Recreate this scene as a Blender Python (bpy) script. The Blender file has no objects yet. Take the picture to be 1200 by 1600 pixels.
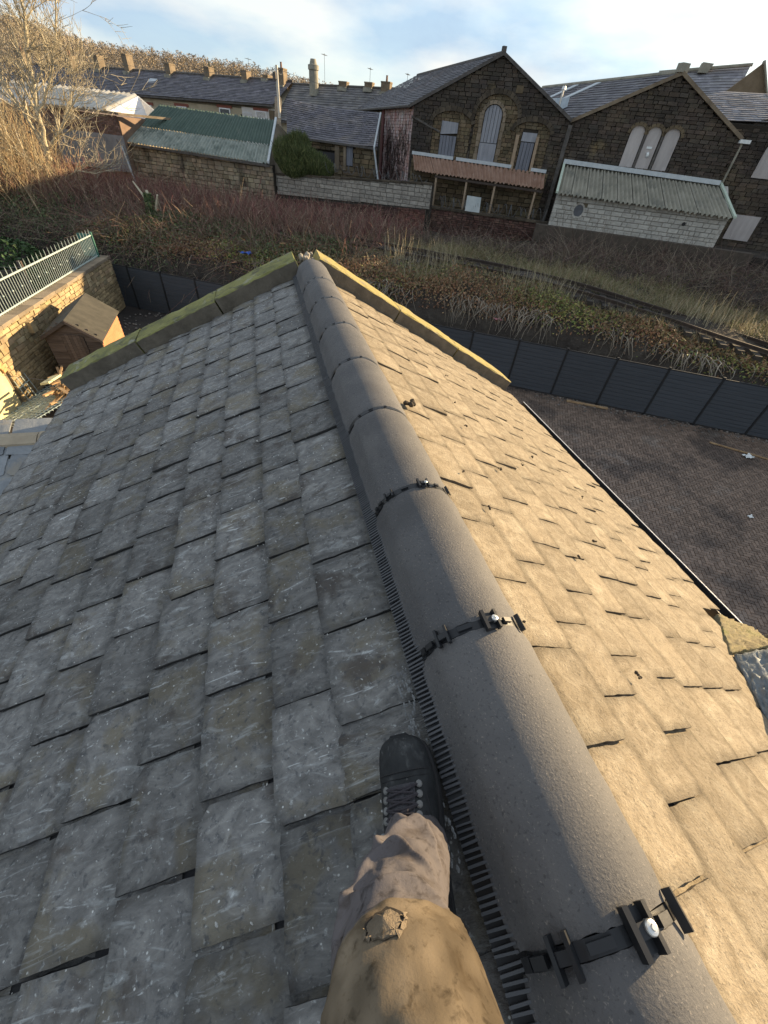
import bpy, math, random
import numpy as np
from mathutils import Matrix, Vector
random.seed(7); RNG = np.random.default_rng(7)
scene = bpy.context.scene
COL = scene.collection
R = math.radians

# ------------------------------------------------------------------ camera
cd = bpy.data.cameras.new('camera'); cam = bpy.data.objects.new('camera', cd); COL.objects.link(cam)
PITCH, ROLL, YAW = R(43.35), R(6.235), R(18.245)
fw = Vector((math.sin(YAW)*math.cos(PITCH), math.cos(YAW)*math.cos(PITCH), -math.sin(PITCH)))
rt = Vector((math.cos(YAW), -math.sin(YAW), 0)); up = rt.cross(fw)
r2 = rt*math.cos(ROLL) + up*math.sin(ROLL); u2 = -rt*math.sin(ROLL) + up*math.cos(ROLL)
cam.matrix_world = Matrix((r2, u2, -fw)).transposed().to_4x4()
cd.sensor_fit = 'VERTICAL'; cd.sensor_height = 36.0; cd.lens = 36.0*620/1600
cd.clip_start = 0.02; cd.clip_end = 6000
scene.camera = cam

# ------------------------------------------------------------------ light
SUN_AZ, SUN_EL = R(12), R(15.4)          # azimuth from +X towards +Y
sd = Vector((math.cos(SUN_EL)*math.cos(SUN_AZ), math.cos(SUN_EL)*math.sin(SUN_AZ), math.sin(SUN_EL)))
sl = bpy.data.lights.new('sun', 'SUN'); sl.energy = 5.0; sl.angle = R(0.6); sl.color = (1.0, 0.75, 0.44)
so = bpy.data.objects.new('sun', sl); COL.objects.link(so)
so.rotation_euler = sd.to_track_quat('Z', 'Y').to_euler()

world = bpy.data.worlds.new("World"); scene.world = world; world.use_nodes = True
wt = world.node_tree; wt.nodes.clear()
def wn(t, **kw):
    n = wt.nodes.new(t)
    for k, v in kw.items(): setattr(n, k, v)
    return n
sky = wn('ShaderNodeTexSky', sky_type='NISHITA'); sky.sun_disc = False
sky.sun_elevation = SUN_EL; sky.sun_rotation = math.pi/2 - SUN_AZ
sky.air_density = 1.0; sky.dust_density = 0.6; sky.ozone_density = 1.6
bg = wn('ShaderNodeBackground'); bg.inputs['Strength'].default_value = 0.10
ow = wn('ShaderNodeOutputWorld')
tc = wn('ShaderNodeTexCoord'); mp = wn('ShaderNodeMapping'); mp.inputs['Scale'].default_value = (1.0, 1.0, 3.2)
n1 = wn('ShaderNodeTexNoise'); n1.inputs['Scale'].default_value = 2.1; n1.inputs['Detail'].default_value = 9; n1.inputs['Roughness'].default_value = .56; n1.inputs['Distortion'].default_value = .35
cr = wn('ShaderNodeValToRGB'); cr.color_ramp.elements[0].position = .40; cr.color_ramp.elements[1].position = .66
cr.color_ramp.elements[0].color = (0.66, 0.66, 0.66, 1); cr.color_ramp.elements[1].color = (1, 1, 1, 1)
n2 = wn('ShaderNodeTexNoise'); n2.inputs['Scale'].default_value = 3.1; n2.inputs['Detail'].default_value = 7
cc = wn('ShaderNodeValToRGB'); cc.color_ramp.elements[0].position = .40; cc.color_ramp.elements[1].position = .60
cc.color_ramp.elements[0].color = (1.85, 2.45, 3.20, 1); cc.color_ramp.elements[1].color = (3.95, 3.88, 3.68, 1)
mx = wn('ShaderNodeMix', data_type='RGBA')
L = wt.links.new
L(tc.outputs['Generated'], mp.inputs['Vector']); L(mp.outputs[0], n1.inputs['Vector']); L(mp.outputs[0], n2.inputs['Vector'])
L(n1.outputs['Fac'], cr.inputs['Fac']); L(n2.outputs['Fac'], cc.inputs['Fac'])
L(cr.outputs['Color'], mx.inputs['Factor']); L(sky.outputs['Color'], mx.inputs['A']); L(cc.outputs['Color'], mx.inputs['B'])
L(mx.outputs['Result'], bg.inputs['Color']); L(bg.outputs[0], ow.inputs['Surface'])

vs = scene.view_settings
vs.view_transform = 'Standard'; vs.look = 'None'; vs.gamma = 1.0; vs.use_curve_mapping = False
vs.exposure = 1.38
scene.display_settings.display_device = 'sRGB'
scene.cycles.use_denoising = True
scene.cycles.max_bounces = 6; scene.cycles.diffuse_bounces = 3; scene.cycles.glossy_bounces = 2

# ------------------------------------------------------------------ frame of the railway side: s along the line, t away, z up
SX = Vector((.85295, -.52198, 0)); TX = Vector((.52198, .85295, 0))
def W(s, t, z): return Vector((SX.x*s + TX.x*t, SX.y*s + TX.y*t, z))
YARD = -7.26

# ------------------------------------------------------------------ materials
def ramp(nt, stops):
    n = nt.nodes.new('ShaderNodeValToRGB'); e = n.color_ramp.elements
    while len(e) < len(stops): e.new(.5)
    for i, (p, c) in enumerate(stops):
        e[i].position = p; e[i].color = (c[0], c[1], c[2], 1) if hasattr(c, '__len__') else (c, c, c, 1)
    return n
MATS = {}
def mat(name, stops, scale=4.0, stretch=(1,1,1), rot=(0,0,0), detail=6, dist=0.0, rough=.85, bump=.3, bscale=30.0, bstretch=(1,1,1),
        bdist=.01, rnd=0.0, layers=(), coord='Object', metal=0.0, vcol=False, spec=.35, rndoff=True, contrast=(.3,.7), trans=0.0):
    """stops: colour ramp over a noise. rnd: brightness scatter per object. layers: (colour, scale, stretch, lo, hi, amount[, kind]) laid over."""
    m = bpy.data.materials.new(name); m.use_nodes = True; nt = m.node_tree; N = nt.nodes; K = nt.links.new
    b = N['Principled BSDF']; b.inputs['Roughness'].default_value = rough; b.inputs['Metallic'].default_value = metal
    b.inputs['Specular IOR Level'].default_value = spec
    t = N.new('ShaderNodeTexCoord'); oi = N.new('ShaderNodeObjectInfo')
    if rndoff:
        mul = N.new('ShaderNodeMath'); mul.operation = 'MULTIPLY'; mul.inputs[1].default_value = 57.0; K(oi.outputs['Random'], mul.inputs[0])
        add = N.new('ShaderNodeVectorMath'); add.operation = 'ADD'; K(t.outputs[coord], add.inputs[0]); K(mul.outputs[0], add.inputs[1]); src = add.outputs[0]
    elif coord == 'World': src = N.new('ShaderNodeNewGeometry').outputs['Position']
    else: src = t.outputs[coord]
    def noise(sc, st=(1,1,1), rt_=(0,0,0), de=6, di=0.0, kind='N'):
        mpn = N.new('ShaderNodeMapping'); mpn.inputs['Scale'].default_value = st; mpn.inputs['Rotation'].default_value = rt_; K(src, mpn.inputs['Vector'])
        if kind == 'V':
            n = N.new('ShaderNodeTexVoronoi'); n.inputs['Scale'].default_value = sc; K(mpn.outputs[0], n.inputs['Vector']); return n.outputs['Distance']
        n = N.new('ShaderNodeTexNoise'); n.inputs['Scale'].default_value = sc; n.inputs['Detail'].default_value = de; n.inputs['Distortion'].default_value = di
        n.inputs['Roughness'].default_value = .62
        K(mpn.outputs[0], n.inputs['Vector']); return n.outputs['Fac']
    lo, hi = contrast
    st2 = [(lo + (hi-lo)*i/max(1, len(stops)-1), c) for i, c in enumerate(stops)] if not isinstance(stops[0][0], (int, float)) or len(stops[0]) == 3 else stops
    rp = ramp(nt, st2); K(noise(scale, stretch, rot, detail, dist), rp.inputs['Fac']); col = rp.outputs['Color']
    for ly in layers:
        c, sc, stt, l0, h0, am = ly[:6]; kind = ly[6] if len(ly) > 6 else 'N'; rr = ly[7] if len(ly) > 7 else (0,0,0)
        f = noise(sc, stt, rr, 5, ly[8] if len(ly) > 8 else .4, kind)
        mr = N.new('ShaderNodeMapRange'); mr.inputs['From Min'].default_value = l0; mr.inputs['From Max'].default_value = h0; mr.inputs['To Max'].default_value = am; K(f, mr.inputs['Value'])
        mxx = N.new('ShaderNodeMix'); mxx.data_type = 'RGBA'; K(mr.outputs[0], mxx.inputs['Factor']); K(col, mxx.inputs['A']); mxx.inputs['B'].default_value = (*c, 1); col = mxx.outputs['Result']
    if vcol:
        at = N.new('ShaderNodeAttribute'); at.attribute_name = 'Col'
        mm = N.new('ShaderNodeMix'); mm.data_type = 'RGBA'; mm.blend_type = 'MULTIPLY'; mm.inputs['Factor'].default_value = 1
        K(col, mm.inputs['A']); K(at.outputs['Color'], mm.inputs['B']); col = mm.outputs['Result']
    if rnd:
        mr = N.new('ShaderNodeMapRange'); mr.inputs['To Min'].default_value = 1-rnd; mr.inputs['To Max'].default_value = 1+rnd; K(oi.outputs['Random'], mr.inputs['Value'])
        hs = N.new('ShaderNodeVectorMath'); hs.operation = 'SCALE'; K(col, hs.inputs[0]); K(mr.outputs[0], hs.inputs['Scale']); col = hs.outputs[0]
    K(col, b.inputs['Base Color'])
    if bump:
        bp = N.new('ShaderNodeBump'); bp.inputs['Strength'].default_value = bump; bp.inputs['Distance'].default_value = bdist
        K(noise(bscale, bstretch, rot, 5), bp.inputs['Height']); K(bp.outputs[0], b.inputs['Normal'])
    MATS[name] = m
    return m
def plain(name, c, rough=.6, metal=0, spec=.4, v=.12, sc=8, **kw):
    return mat(name, [tuple(x*(1-v) for x in c), tuple(min(1, x*(1+v)) for x in c)], scale=sc, rough=rough, metal=metal, spec=spec, **kw)

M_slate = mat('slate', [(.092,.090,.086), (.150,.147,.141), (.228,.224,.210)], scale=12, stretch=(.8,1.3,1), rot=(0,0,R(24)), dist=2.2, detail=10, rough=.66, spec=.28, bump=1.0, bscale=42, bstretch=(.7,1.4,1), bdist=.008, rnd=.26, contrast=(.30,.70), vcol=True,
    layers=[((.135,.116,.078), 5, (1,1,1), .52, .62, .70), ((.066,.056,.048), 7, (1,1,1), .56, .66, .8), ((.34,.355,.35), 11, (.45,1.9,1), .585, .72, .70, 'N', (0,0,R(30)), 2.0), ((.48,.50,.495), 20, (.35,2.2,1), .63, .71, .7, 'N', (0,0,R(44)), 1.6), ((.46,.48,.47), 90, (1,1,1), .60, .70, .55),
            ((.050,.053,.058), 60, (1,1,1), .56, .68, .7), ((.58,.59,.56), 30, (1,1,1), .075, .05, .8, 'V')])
M_sledge = mat('dark_slate_edge', [(.022,.022,.022), (.048,.047,.046)], scale=30, rough=.9, bump=.4)  # dark edge faces: joint shadow put into the colour, over real dirt
M_slate_sun = mat('sunlit_pale_slate', [(.190,.154,.106), (.250,.207,.147), (.310,.263,.192)], scale=14, stretch=(1,1.15,1), dist=1.6, detail=9, rough=.9, spec=.15, bump=1.0, bscale=130, bstretch=(1,1,1), bdist=.0045, rnd=.13, contrast=(.32,.68), vcol=True,
    layers=[((.38,.335,.25), 9, (1,1,1), .54, .70, .55), ((.105,.088,.064), 140, (1,1,1), .57, .67, .75, 'N', (0,0,R(30)), .8), ((.42,.38,.30), 170, (1,1,1), .60, .70, .55), ((.145,.12,.09), 16, (1,1,1), .58, .70, .5)])  # pale copy of the slate for the sunlit slope, sunlight put into its colour
M_sunedge = mat('dark_sunlit_slate_edge', [(.075,.060,.044), (.15,.122,.088)], scale=30, rough=.9, bump=.4)  # edge faces of the sunlit slope, joint shadow painted in more lightly
M_ridge = mat('sanded_concrete_ridge', [(.076,.075,.077), (.116,.112,.110)], scale=5, rough=.78, spec=.35, bump=.6, bscale=210, bdist=.003, rnd=.06,
    layers=[((.26,.235,.205), 210, (1,1,1), .60, .70, .7), ((.040,.039,.040), 150, (1,1,1), .57, .68, .7), ((.060,.058,.058), 2.2, (1,1,1), .54, .70, .6), ((.16,.15,.14), 3.0, (1,.5,1), .60, .72, .4)])
M_black = plain('black_plastic', (.014,.015,.017), rough=.42, v=.1, bump=.05)
M_comb = plain('grey_black_plastic', (.065,.068,.074), rough=.5, bump=.05)
M_steel = plain('bright_screw_steel', (.62,.62,.6), rough=.35, metal=.8, bump=.05)
M_deck = plain('dark_roof_underlay', (.03,.03,.032), rough=.9)
M_moss = mat('mossy_coping_stone', [(.11,.115,.055), (.21,.205,.070), (.27,.265,.10)], scale=5, rough=.95, bump=.8, bscale=55, bdist=.012, rnd=.1,
    layers=[((.34,.33,.29), 7, (1,1,1), .57, .68, .7), ((.07,.065,.055), 9, (1,1,1), .56, .66, .75), ((.30,.275,.09), 14, (1,1,1), .58, .68, .7)])
M_moss2 = mat('yellow_lichen_coping', [(.22,.185,.085), (.32,.26,.085), (.28,.245,.13)], scale=9, rough=.95, bump=.8, bscale=70, bdist=.01, rnd=.06,
    layers=[((.20,.185,.15), 10, (1,1,1), .53, .66, .8), ((.09,.08,.055), 18, (1,1,1), .60, .70, .7)])
M_copside = mat('weathered_coping_side', [(.09,.078,.06), (.17,.148,.115)], scale=9, rough=.95, bump=.7, bscale=45, bdist=.01, layers=[((.17,.15,.12), 22, (1,1,1), .6, .7, .6)])
M_mortar = mat('crumbled_mortar', [(.2,.18,.15), (.34,.31,.26)], scale=16, rough=.95, bump=.9, bscale=70, bdist=.01)
M_stone = mat('house_sandstone', [(.17,.13,.09), (.28,.22,.15)], scale=2.5, bump=.5)
M_lead = mat('grey_lead', [(.13,.15,.16), (.21,.23,.24)], scale=8, dist=1.5, rough=.6, bump=.8, bscale=14, bdist=.02, layers=[((.3,.33,.33), 9, (.4,2,1), .58, .7, .6)])
M_mud = mat('yellow_moss_fillet', [(.12,.10,.065), (.19,.16,.09), (.15,.15,.05)], scale=7, rough=.95, bump=.8, bscale=40, bdist=.012)
M_paver = mat('block_paver', [(.140,.100,.076), (.200,.150,.118)], scale=8, rough=.75, bump=.4, bscale=60, rnd=.24, coord='World', rndoff=False, layers=[((.070,.055,.047), .55, (1,1,1), .50, .62, .8), ((.20,.175,.155), .9, (1,1,1), .58, .68, .5)])
M_paverj = mat('block_paving', [(.140,.100,.076), (.200,.150,.118)], scale=8, rough=.75, bump=.4, bscale=60, vcol=True, coord='World', rndoff=False, layers=[((.070,.055,.047), .55, (1,1,1), .50, .62, .8), ((.20,.175,.155), .9, (1,1,1), .58, .68, .5)])
M_ground = mat('yard_soil', [(.028,.024,.022), (.055,.047,.042)], scale=1.3, rough=.9, bump=.6, bscale=12, bdist=.04)
M_bank = mat('bank_earth', [(.028,.022,.018), (.050,.041,.033), (.080,.068,.052)], scale=1.1, rough=.97, bump=1.0, bscale=5, bdist=.15, rndoff=False,
    layers=[((.12,.10,.08), 2.4, (1,1,1), .60, .70, .6)])
M_fence = mat('anthracite_composite_board', [(.044,.051,.060), (.060,.068,.080)], scale=3, stretch=(.3,.3,8), rough=.6, spec=.3, bump=.35, bscale=3, bstretch=(.2,.2,14), bdist=.02, rnd=.1)
M_post = plain('black_fence_post', (.014,.015,.017), rough=.5)
M_gstone = mat('golden_sandstone', [(.24,.175,.095), (.35,.265,.145), (.45,.345,.19)], scale=3, rough=.95, bump=.7, bscale=22, bdist=.03, rnd=.30, layers=[((.09,.07,.05), 1.6, (1,1,1), .56, .70, .6)])
M_gjoint = mat('wall_mortar', [(.13,.105,.07), (.20,.165,.11)], scale=6, rough=.95)
M_rail = mat('green_painted_iron', [(.30,.38,.35), (.44,.50,.47)], scale=6, rough=.5, bump=.1, layers=[((.5,.52,.5), 9, (1,1,1), .55, .65, .6)])
M_shed = mat('weathered_shed_board', [(.060,.046,.037), (.125,.100,.083)], scale=4, stretch=(.6,.6,9), rough=.9, bump=.4, bscale=6, bstretch=(.5,.5,9), rnd=.32)
M_shed2 = mat('sunlit_orange_shed_board', [(.36,.150,.070), (.48,.215,.105)], scale=4, stretch=(.6,.6,9), rough=.85, bump=.3, bscale=6, bstretch=(.5,.5,9), rnd=.12)  # orange copy of the shed board, sunlight put into its colour
M_felt = mat('roof_felt', [(.040,.038,.031), (.070,.065,.052)], scale=3, rough=.95, bump=.3, bscale=90, layers=[((.15,.17,.03), 3.1, (1,1,1), .66, .69, .7)])
M_timber = mat('pale_sawn_timber', [(.24,.15,.08), (.44,.31,.175)], scale=5, stretch=(1,1,.2), rough=.85, rnd=.4, bump=.2)
M_darkst = mat('soot_black_sandstone', [(.038,.033,.029), (.064,.053,.043), (.120,.094,.064)], scale=.55, rough=.95, bump=.8, bscale=9, bdist=.05, vcol=True, rndoff=False, contrast=(.34,.74), layers=[((.17,.125,.07), .8, (1,1,1), .62, .72, .55)])
M_brownst = mat('brown_sandstone_infill', [(.085,.066,.042), (.17,.13,.08)], scale=1.2, rough=.95, bump=.7, bscale=9, bdist=.04, vcol=True)
M_dress = mat('dressed_stone', [(.15,.12,.085), (.26,.21,.15)], scale=2.0, rough=.95, bump=.4, bscale=14, rnd=.25)
M_board = mat('grey_window_boarding', [(.20,.21,.235), (.32,.33,.36)], scale=2.2, stretch=(2.5,2.5,.4), rough=.8, bump=.2, rnd=.1)
M_paleboard = mat('pale_window_boarding', [(.36,.33,.315), (.48,.445,.425)], scale=2.0, stretch=(2,2,.5), rough=.85, bump=.2, rnd=.08)
M_fslate = mat('far_roof_slate', [(.085,.083,.092), (.150,.146,.155)], scale=1.1, rough=.75, bump=.4, bscale=6, bdist=.03, vcol=True, rndoff=False, layers=[((.24,.235,.235), 2.2, (1,1,1), .60, .70, .5), ((.20,.155,.14), .5, (1,1,1), .56, .68, .45)])
M_rust = mat('rusty_tin', [(.20,.11,.07), (.32,.205,.15)], scale=1.6, stretch=(1,1,1), rough=.8, bump=.15, layers=[((.34,.30,.27), 3, (1,1,1), .60, .70, .5)])
M_asb = mat('grey_cement_sheet', [(.20,.19,.15), (.33,.31,.25)], scale=1.4, rough=.85, bump=.15, layers=[((.10,.105,.095), 1.2, (1,1,1), .52, .68, .6)])
M_green = mat('green_tin', [(.045,.078,.062), (.075,.115,.092)], scale=1.0, rough=.65, bump=.1, layers=[((.15,.18,.15), 1.5, (1,1,1), .58, .70, .4)])
M_wtin = mat('pale_tin', [(.40,.385,.34), (.52,.50,.45)], scale=1.0, rough=.5, bump=.1)
M_white = mat('old_white_paint', [(.50,.48,.44), (.70,.68,.64)], scale=2, rough=.8, bump=.3, bscale=20)
M_upvc = plain('white_plastic_frame', (.75,.76,.77), rough=.4, v=.05)
M_glass = plain('window_glass', (.05,.06,.07), rough=.08, spec=.8, v=.2)
M_whblock = mat('whitewashed_block', [(.33,.315,.28), (.50,.48,.43)], scale=2.5, rough=.95, bump=.5, bscale=18, bdist=.02, rnd=.14, layers=[((.22,.18,.13), 1.2, (1,1,1), .58, .72, .6)])
M_grblock = mat('grey_concrete_block', [(.22,.20,.175), (.36,.335,.29)], scale=2.5, rough=.95, bump=.5, bscale=18, bdist=.02, rnd=.20, layers=[((.05,.045,.04), 1.0, (1,1,1), .58, .70, .7)])
M_rubble = mat('brown_rubble_stone', [(.17,.14,.10), (.35,.295,.215)], scale=1.4, rough=.95, bump=.7, bscale=12, bdist=.04, rnd=.30, layers=[((.035,.03,.025), .7, (1,1,.4), .55, .68, .75)])
M_djoint = plain('dark_wall_core', (.040,.034,.027), rough=.95)
M_brick = mat('red_brick', [(.20,.075,.055), (.30,.12,.085)], scale=2, rough=.95, bump=.5, rnd=.25)
M_brickj = mat('red_brick_field', [(.20,.085,.065), (.30,.13,.10)], scale=1.5, rough=.95, bump=.6, bscale=9, bdist=.03, vcol=True)
M_pink = mat('peeling_whitewash_brick', [(.28,.13,.115), (.42,.30,.28), (.62,.58,.58)], scale=1.1, stretch=(1,1,.55), dist=1.6, rough=.95, bump=.6, bscale=12, bdist=.04, vcol=True, layers=[((.05,.03,.028), 2.6, (1,1,.3), .60, .68, .8)])
M_brownbrick = mat('brown_brick_field', [(.17,.115,.085), (.25,.175,.125)], scale=1.5, rough=.95, bump=.6, bscale=9, bdist=.03, vcol=True)
M_cream = mat('cream_terrace_stone', [(.34,.29,.20), (.48,.42,.30)], scale=1.0, rough=.95, bump=.5, bscale=6, bdist=.05, vcol=True)
M_chim = mat('chimney_stone', [(.13,.10,.07), (.24,.19,.13)], scale=2, rough=.95, bump=.6, bscale=8, bdist=.03, rnd=.15)
M_wood = mat('old_pole_wood', [(.52,.49,.42), (.66,.62,.54)], scale=3, stretch=(4,4,.4), rough=.9, bump=.3)
M_iron = mat('rusty_rail_iron', [(.045,.034,.028), (.08,.06,.048)], scale=5, rough=.7, metal=.3)
M_sleeper = mat('tarred_sleeper', [(.035,.029,.024), (.06,.05,.04)], scale=3, rough=.9, rnd=.2)
M_bark = mat('pale_ash_bark', [(.40,.35,.24), (.56,.50,.37)], scale=6, rough=.9, bump=.3, rndoff=False)
M_leaf = mat('foliage', [(.9,.9,.9), (1,1,1)], scale=1, rough=.7, bump=0, vcol=True, rndoff=False)
M_twig = mat('twigs', [(.8,.8,.8), (1,1,1)], scale=1, rough=.85, bump=0, vcol=True, rndoff=False)
M_hillw = mat('bare_woodland', [(.8,.8,.8), (1,1,1)], scale=.05, rough=1, bump=0, vcol=True, rndoff=False)
M_trouser = mat('tan_work_trousers', [(.20,.17,.145), (.275,.235,.195)], scale=9, rough=.95, spec=.1, bump=.35, bscale=240, bdist=.0015, rndoff=False,
    layers=[((.36,.27,.14), 7, (1,1,1), .42, .62, .75), ((.10,.082,.06), 16, (1,1,1), .60, .74, .55)])
M_shin = mat('lilac_grey_trouser_cloth', [(.215,.185,.185), (.275,.24,.235)], scale=7, rough=.95, spec=.1, bump=.25, bscale=260, bdist=.0012, rndoff=False, layers=[((.15,.13,.12), 11, (1,1,1), .58, .72, .4)])
M_boot = mat('black_scuffed_leather', [(.010,.011,.012), (.030,.032,.033)], scale=22, rough=.68, spec=.25, bump=.5, bscale=60, bdist=.004, rndoff=False, layers=[((.085,.088,.088), 38, (1,.6,1), .57, .70, .65), ((.17,.17,.165), 90, (1,.5,1), .64, .72, .6)])
M_sole = plain('black_rubber', (.018,.018,.019), rough=.8)
M_lace = plain('dark_lace', (.040,.036,.042), rough=.9, bump=.4, bscale=300)
M_eyelet = plain('worn_grey_eyelet', (.16,.16,.155), rough=.55, metal=.3)
M_blue = plain('blue_plastic', (.03,.10,.42), rough=.4)
M_pinkrag = plain('pink_cloth', (.50,.22,.24), rough=.9)
M_litter = plain('white_polythene', (.68,.71,.70), rough=.4)
M_wire = plain('grey_wire', (.10,.10,.10), rough=.6)

# ------------------------------------------------------------------ mesh helpers
def mesh(name, V, F, smooth=False, cols=None):
    V = np.asarray(V, dtype=np.float32).reshape(-1, 3); me = bpy.data.meshes.new(name)
    if isinstance(F, np.ndarray):
        n = F.shape[1]; m = F.shape[0]
        me.vertices.add(len(V)); me.vertices.foreach_set('co', V.ravel())
        me.loops.add(m*n); me.loops.foreach_set('vertex_index', F.astype(np.int32).ravel())
        me.polygons.add(m); me.polygons.foreach_set('loop_start', np.arange(0, m*n, n, dtype=np.int32))
        me.update(calc_edges=True); me.validate()
    else:
        me.from_pydata(V.tolist(), [], F); me.update()
    if smooth: me.polygons.foreach_set('use_smooth', np.ones(len(me.polygons), dtype=bool))
    if cols is not None:
        a = me.attributes.new('Col', 'FLOAT_COLOR', 'POINT'); c = np.ones((len(V), 4), dtype=np.float32); c[:, :3] = cols; a.data.foreach_set('color', c.ravel())
    return me
def link(name, me, m=None, parent=None, kind=None, world=True, label=None):
    """An object from a mesh in world coordinates; under a parent (unrotated Empty) it is shifted to the parent's origin."""
    o = bpy.data.objects.new(name, me); COL.objects.link(o)
    if m is not None and len(me.materials) == 0: me.materials.append(m)
    if parent is not None:
        o.parent = parent
        if world:
            p = parent; off = Vector((0,0,0))
            while p is not None: off += p.location; p = p.parent
            o.location = -off
    if kind: o['kind'] = kind
    if label: o['label'] = label
    return o
def put(name, me, parent, mw, m=None):
    """A piece that shares a mesh, set at a world matrix under an unrotated parent."""
    o = bpy.data.objects.new(name, me); COL.objects.link(o); o.parent = parent
    p = parent; off = Vector((0,0,0))
    while p is not None: off += p.location; p = p.parent
    o.matrix_local = Matrix.Translation(-off) @ mw
    return o
def thing(name, label, cat, loc, group=None):
    o = bpy.data.objects.new(name, None); COL.objects.link(o); o.location = loc; o.empty_display_size = .1
    o['label'] = label; o['category'] = cat
    if group: o['group'] = group
    return o
def tag(o, label, cat, group=None):
    o['label'] = label; o['category'] = cat
    if group: o['group'] = group
    return o
class MB:
    def __init__(s): s.v = []; s.f = []; s.c = []
    def quad(s, *p, c=None):
        n = len(s.v); s.v += [tuple(q) for q in p]; s.f.append(tuple(range(n, n+len(p)))); s.c += [c or (1,1,1)]*len(p)
    def box8(s, P, c=None):      # bottom 4 then top 4, same order
        n = len(s.v); s.v += [tuple(p) for p in P]; s.c += [c or (1,1,1)]*8
        for f in ((3,2,1,0),(4,5,6,7),(0,1,5,4),(1,2,6,5),(2,3,7,6),(3,0,4,7)): s.f.append(tuple(n+i for i in f))
    def obox(s, o, a, b, h, c=None):   # corner o and three edge vectors
        o = Vector(o); a = Vector(a); b = Vector(b); h = Vector(h)
        s.box8([o, o+a, o+a+b, o+b, o+h, o+a+h, o+a+b+h, o+b+h], c)
    def cbox(s, c0, a, b, h, c=None):
        a = Vector(a); b = Vector(b); h = Vector(h); s.obox(Vector(c0)-(a+b+h)/2, a, b, h, c)
    def tube(s, pts, rad, n=6, c=None, cap=True):
        pts = [Vector(p) for p in pts]; rad = rad if hasattr(rad, '__len__') else [rad]*len(pts); base = len(s.v); prev = None
        for i, p in enumerate(pts):
            d = (pts[min(i+1, len(pts)-1)] - pts[max(i-1, 0)]).normalized()
            if prev is None: x = d.orthogonal().normalized()
            else: x = (prev - d*prev.dot(d)).normalized()
            prev = x; y = d.cross(x)
            for k in range(n):
                a = 2*math.pi*k/n; s.v.append(tuple(p + (x*math.cos(a) + y*math.sin(a))*rad[i])); s.c.append(c or (1,1,1))
        for i in range(len(pts)-1):
            for k in range(n):
                k2 = (k+1) % n; s.f.append((base+i*n+k, base+i*n+k2, base+(i+1)*n+k2, base+(i+1)*n+k))
        if cap:
            s.f.append(tuple(base+k for k in reversed(range(n)))); s.f.append(tuple(base+(len(pts)-1)*n+k for k in range(n)))
    def prism(s, poly, d, c=None):     # closed polygon extruded along d
        poly = [Vector(p) for p in poly]; d = Vector(d); n = len(poly); b = len(s.v)
        s.v += [tuple(p) for p in poly] + [tuple(p+d) for p in poly]; s.c += [c or (1,1,1)]*(2*n)
        s.f.append(tuple(b+i for i in reversed(range(n)))); s.f.append(tuple(b+n+i for i in range(n)))
        for i in range(n): s.f.append((b+i, b+(i+1) % n, b+n+(i+1) % n, b+n+i))
    def build(s, name, m, parent=None, kind=None, smooth=False, world=True, label=None):
        me = mesh(name, s.v, s.f, smooth, np.array(s.c, dtype=np.float32)); return link(name, me, m, parent, kind, world, label)
def jit(v, a): return v + random.uniform(-a, a)

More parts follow.
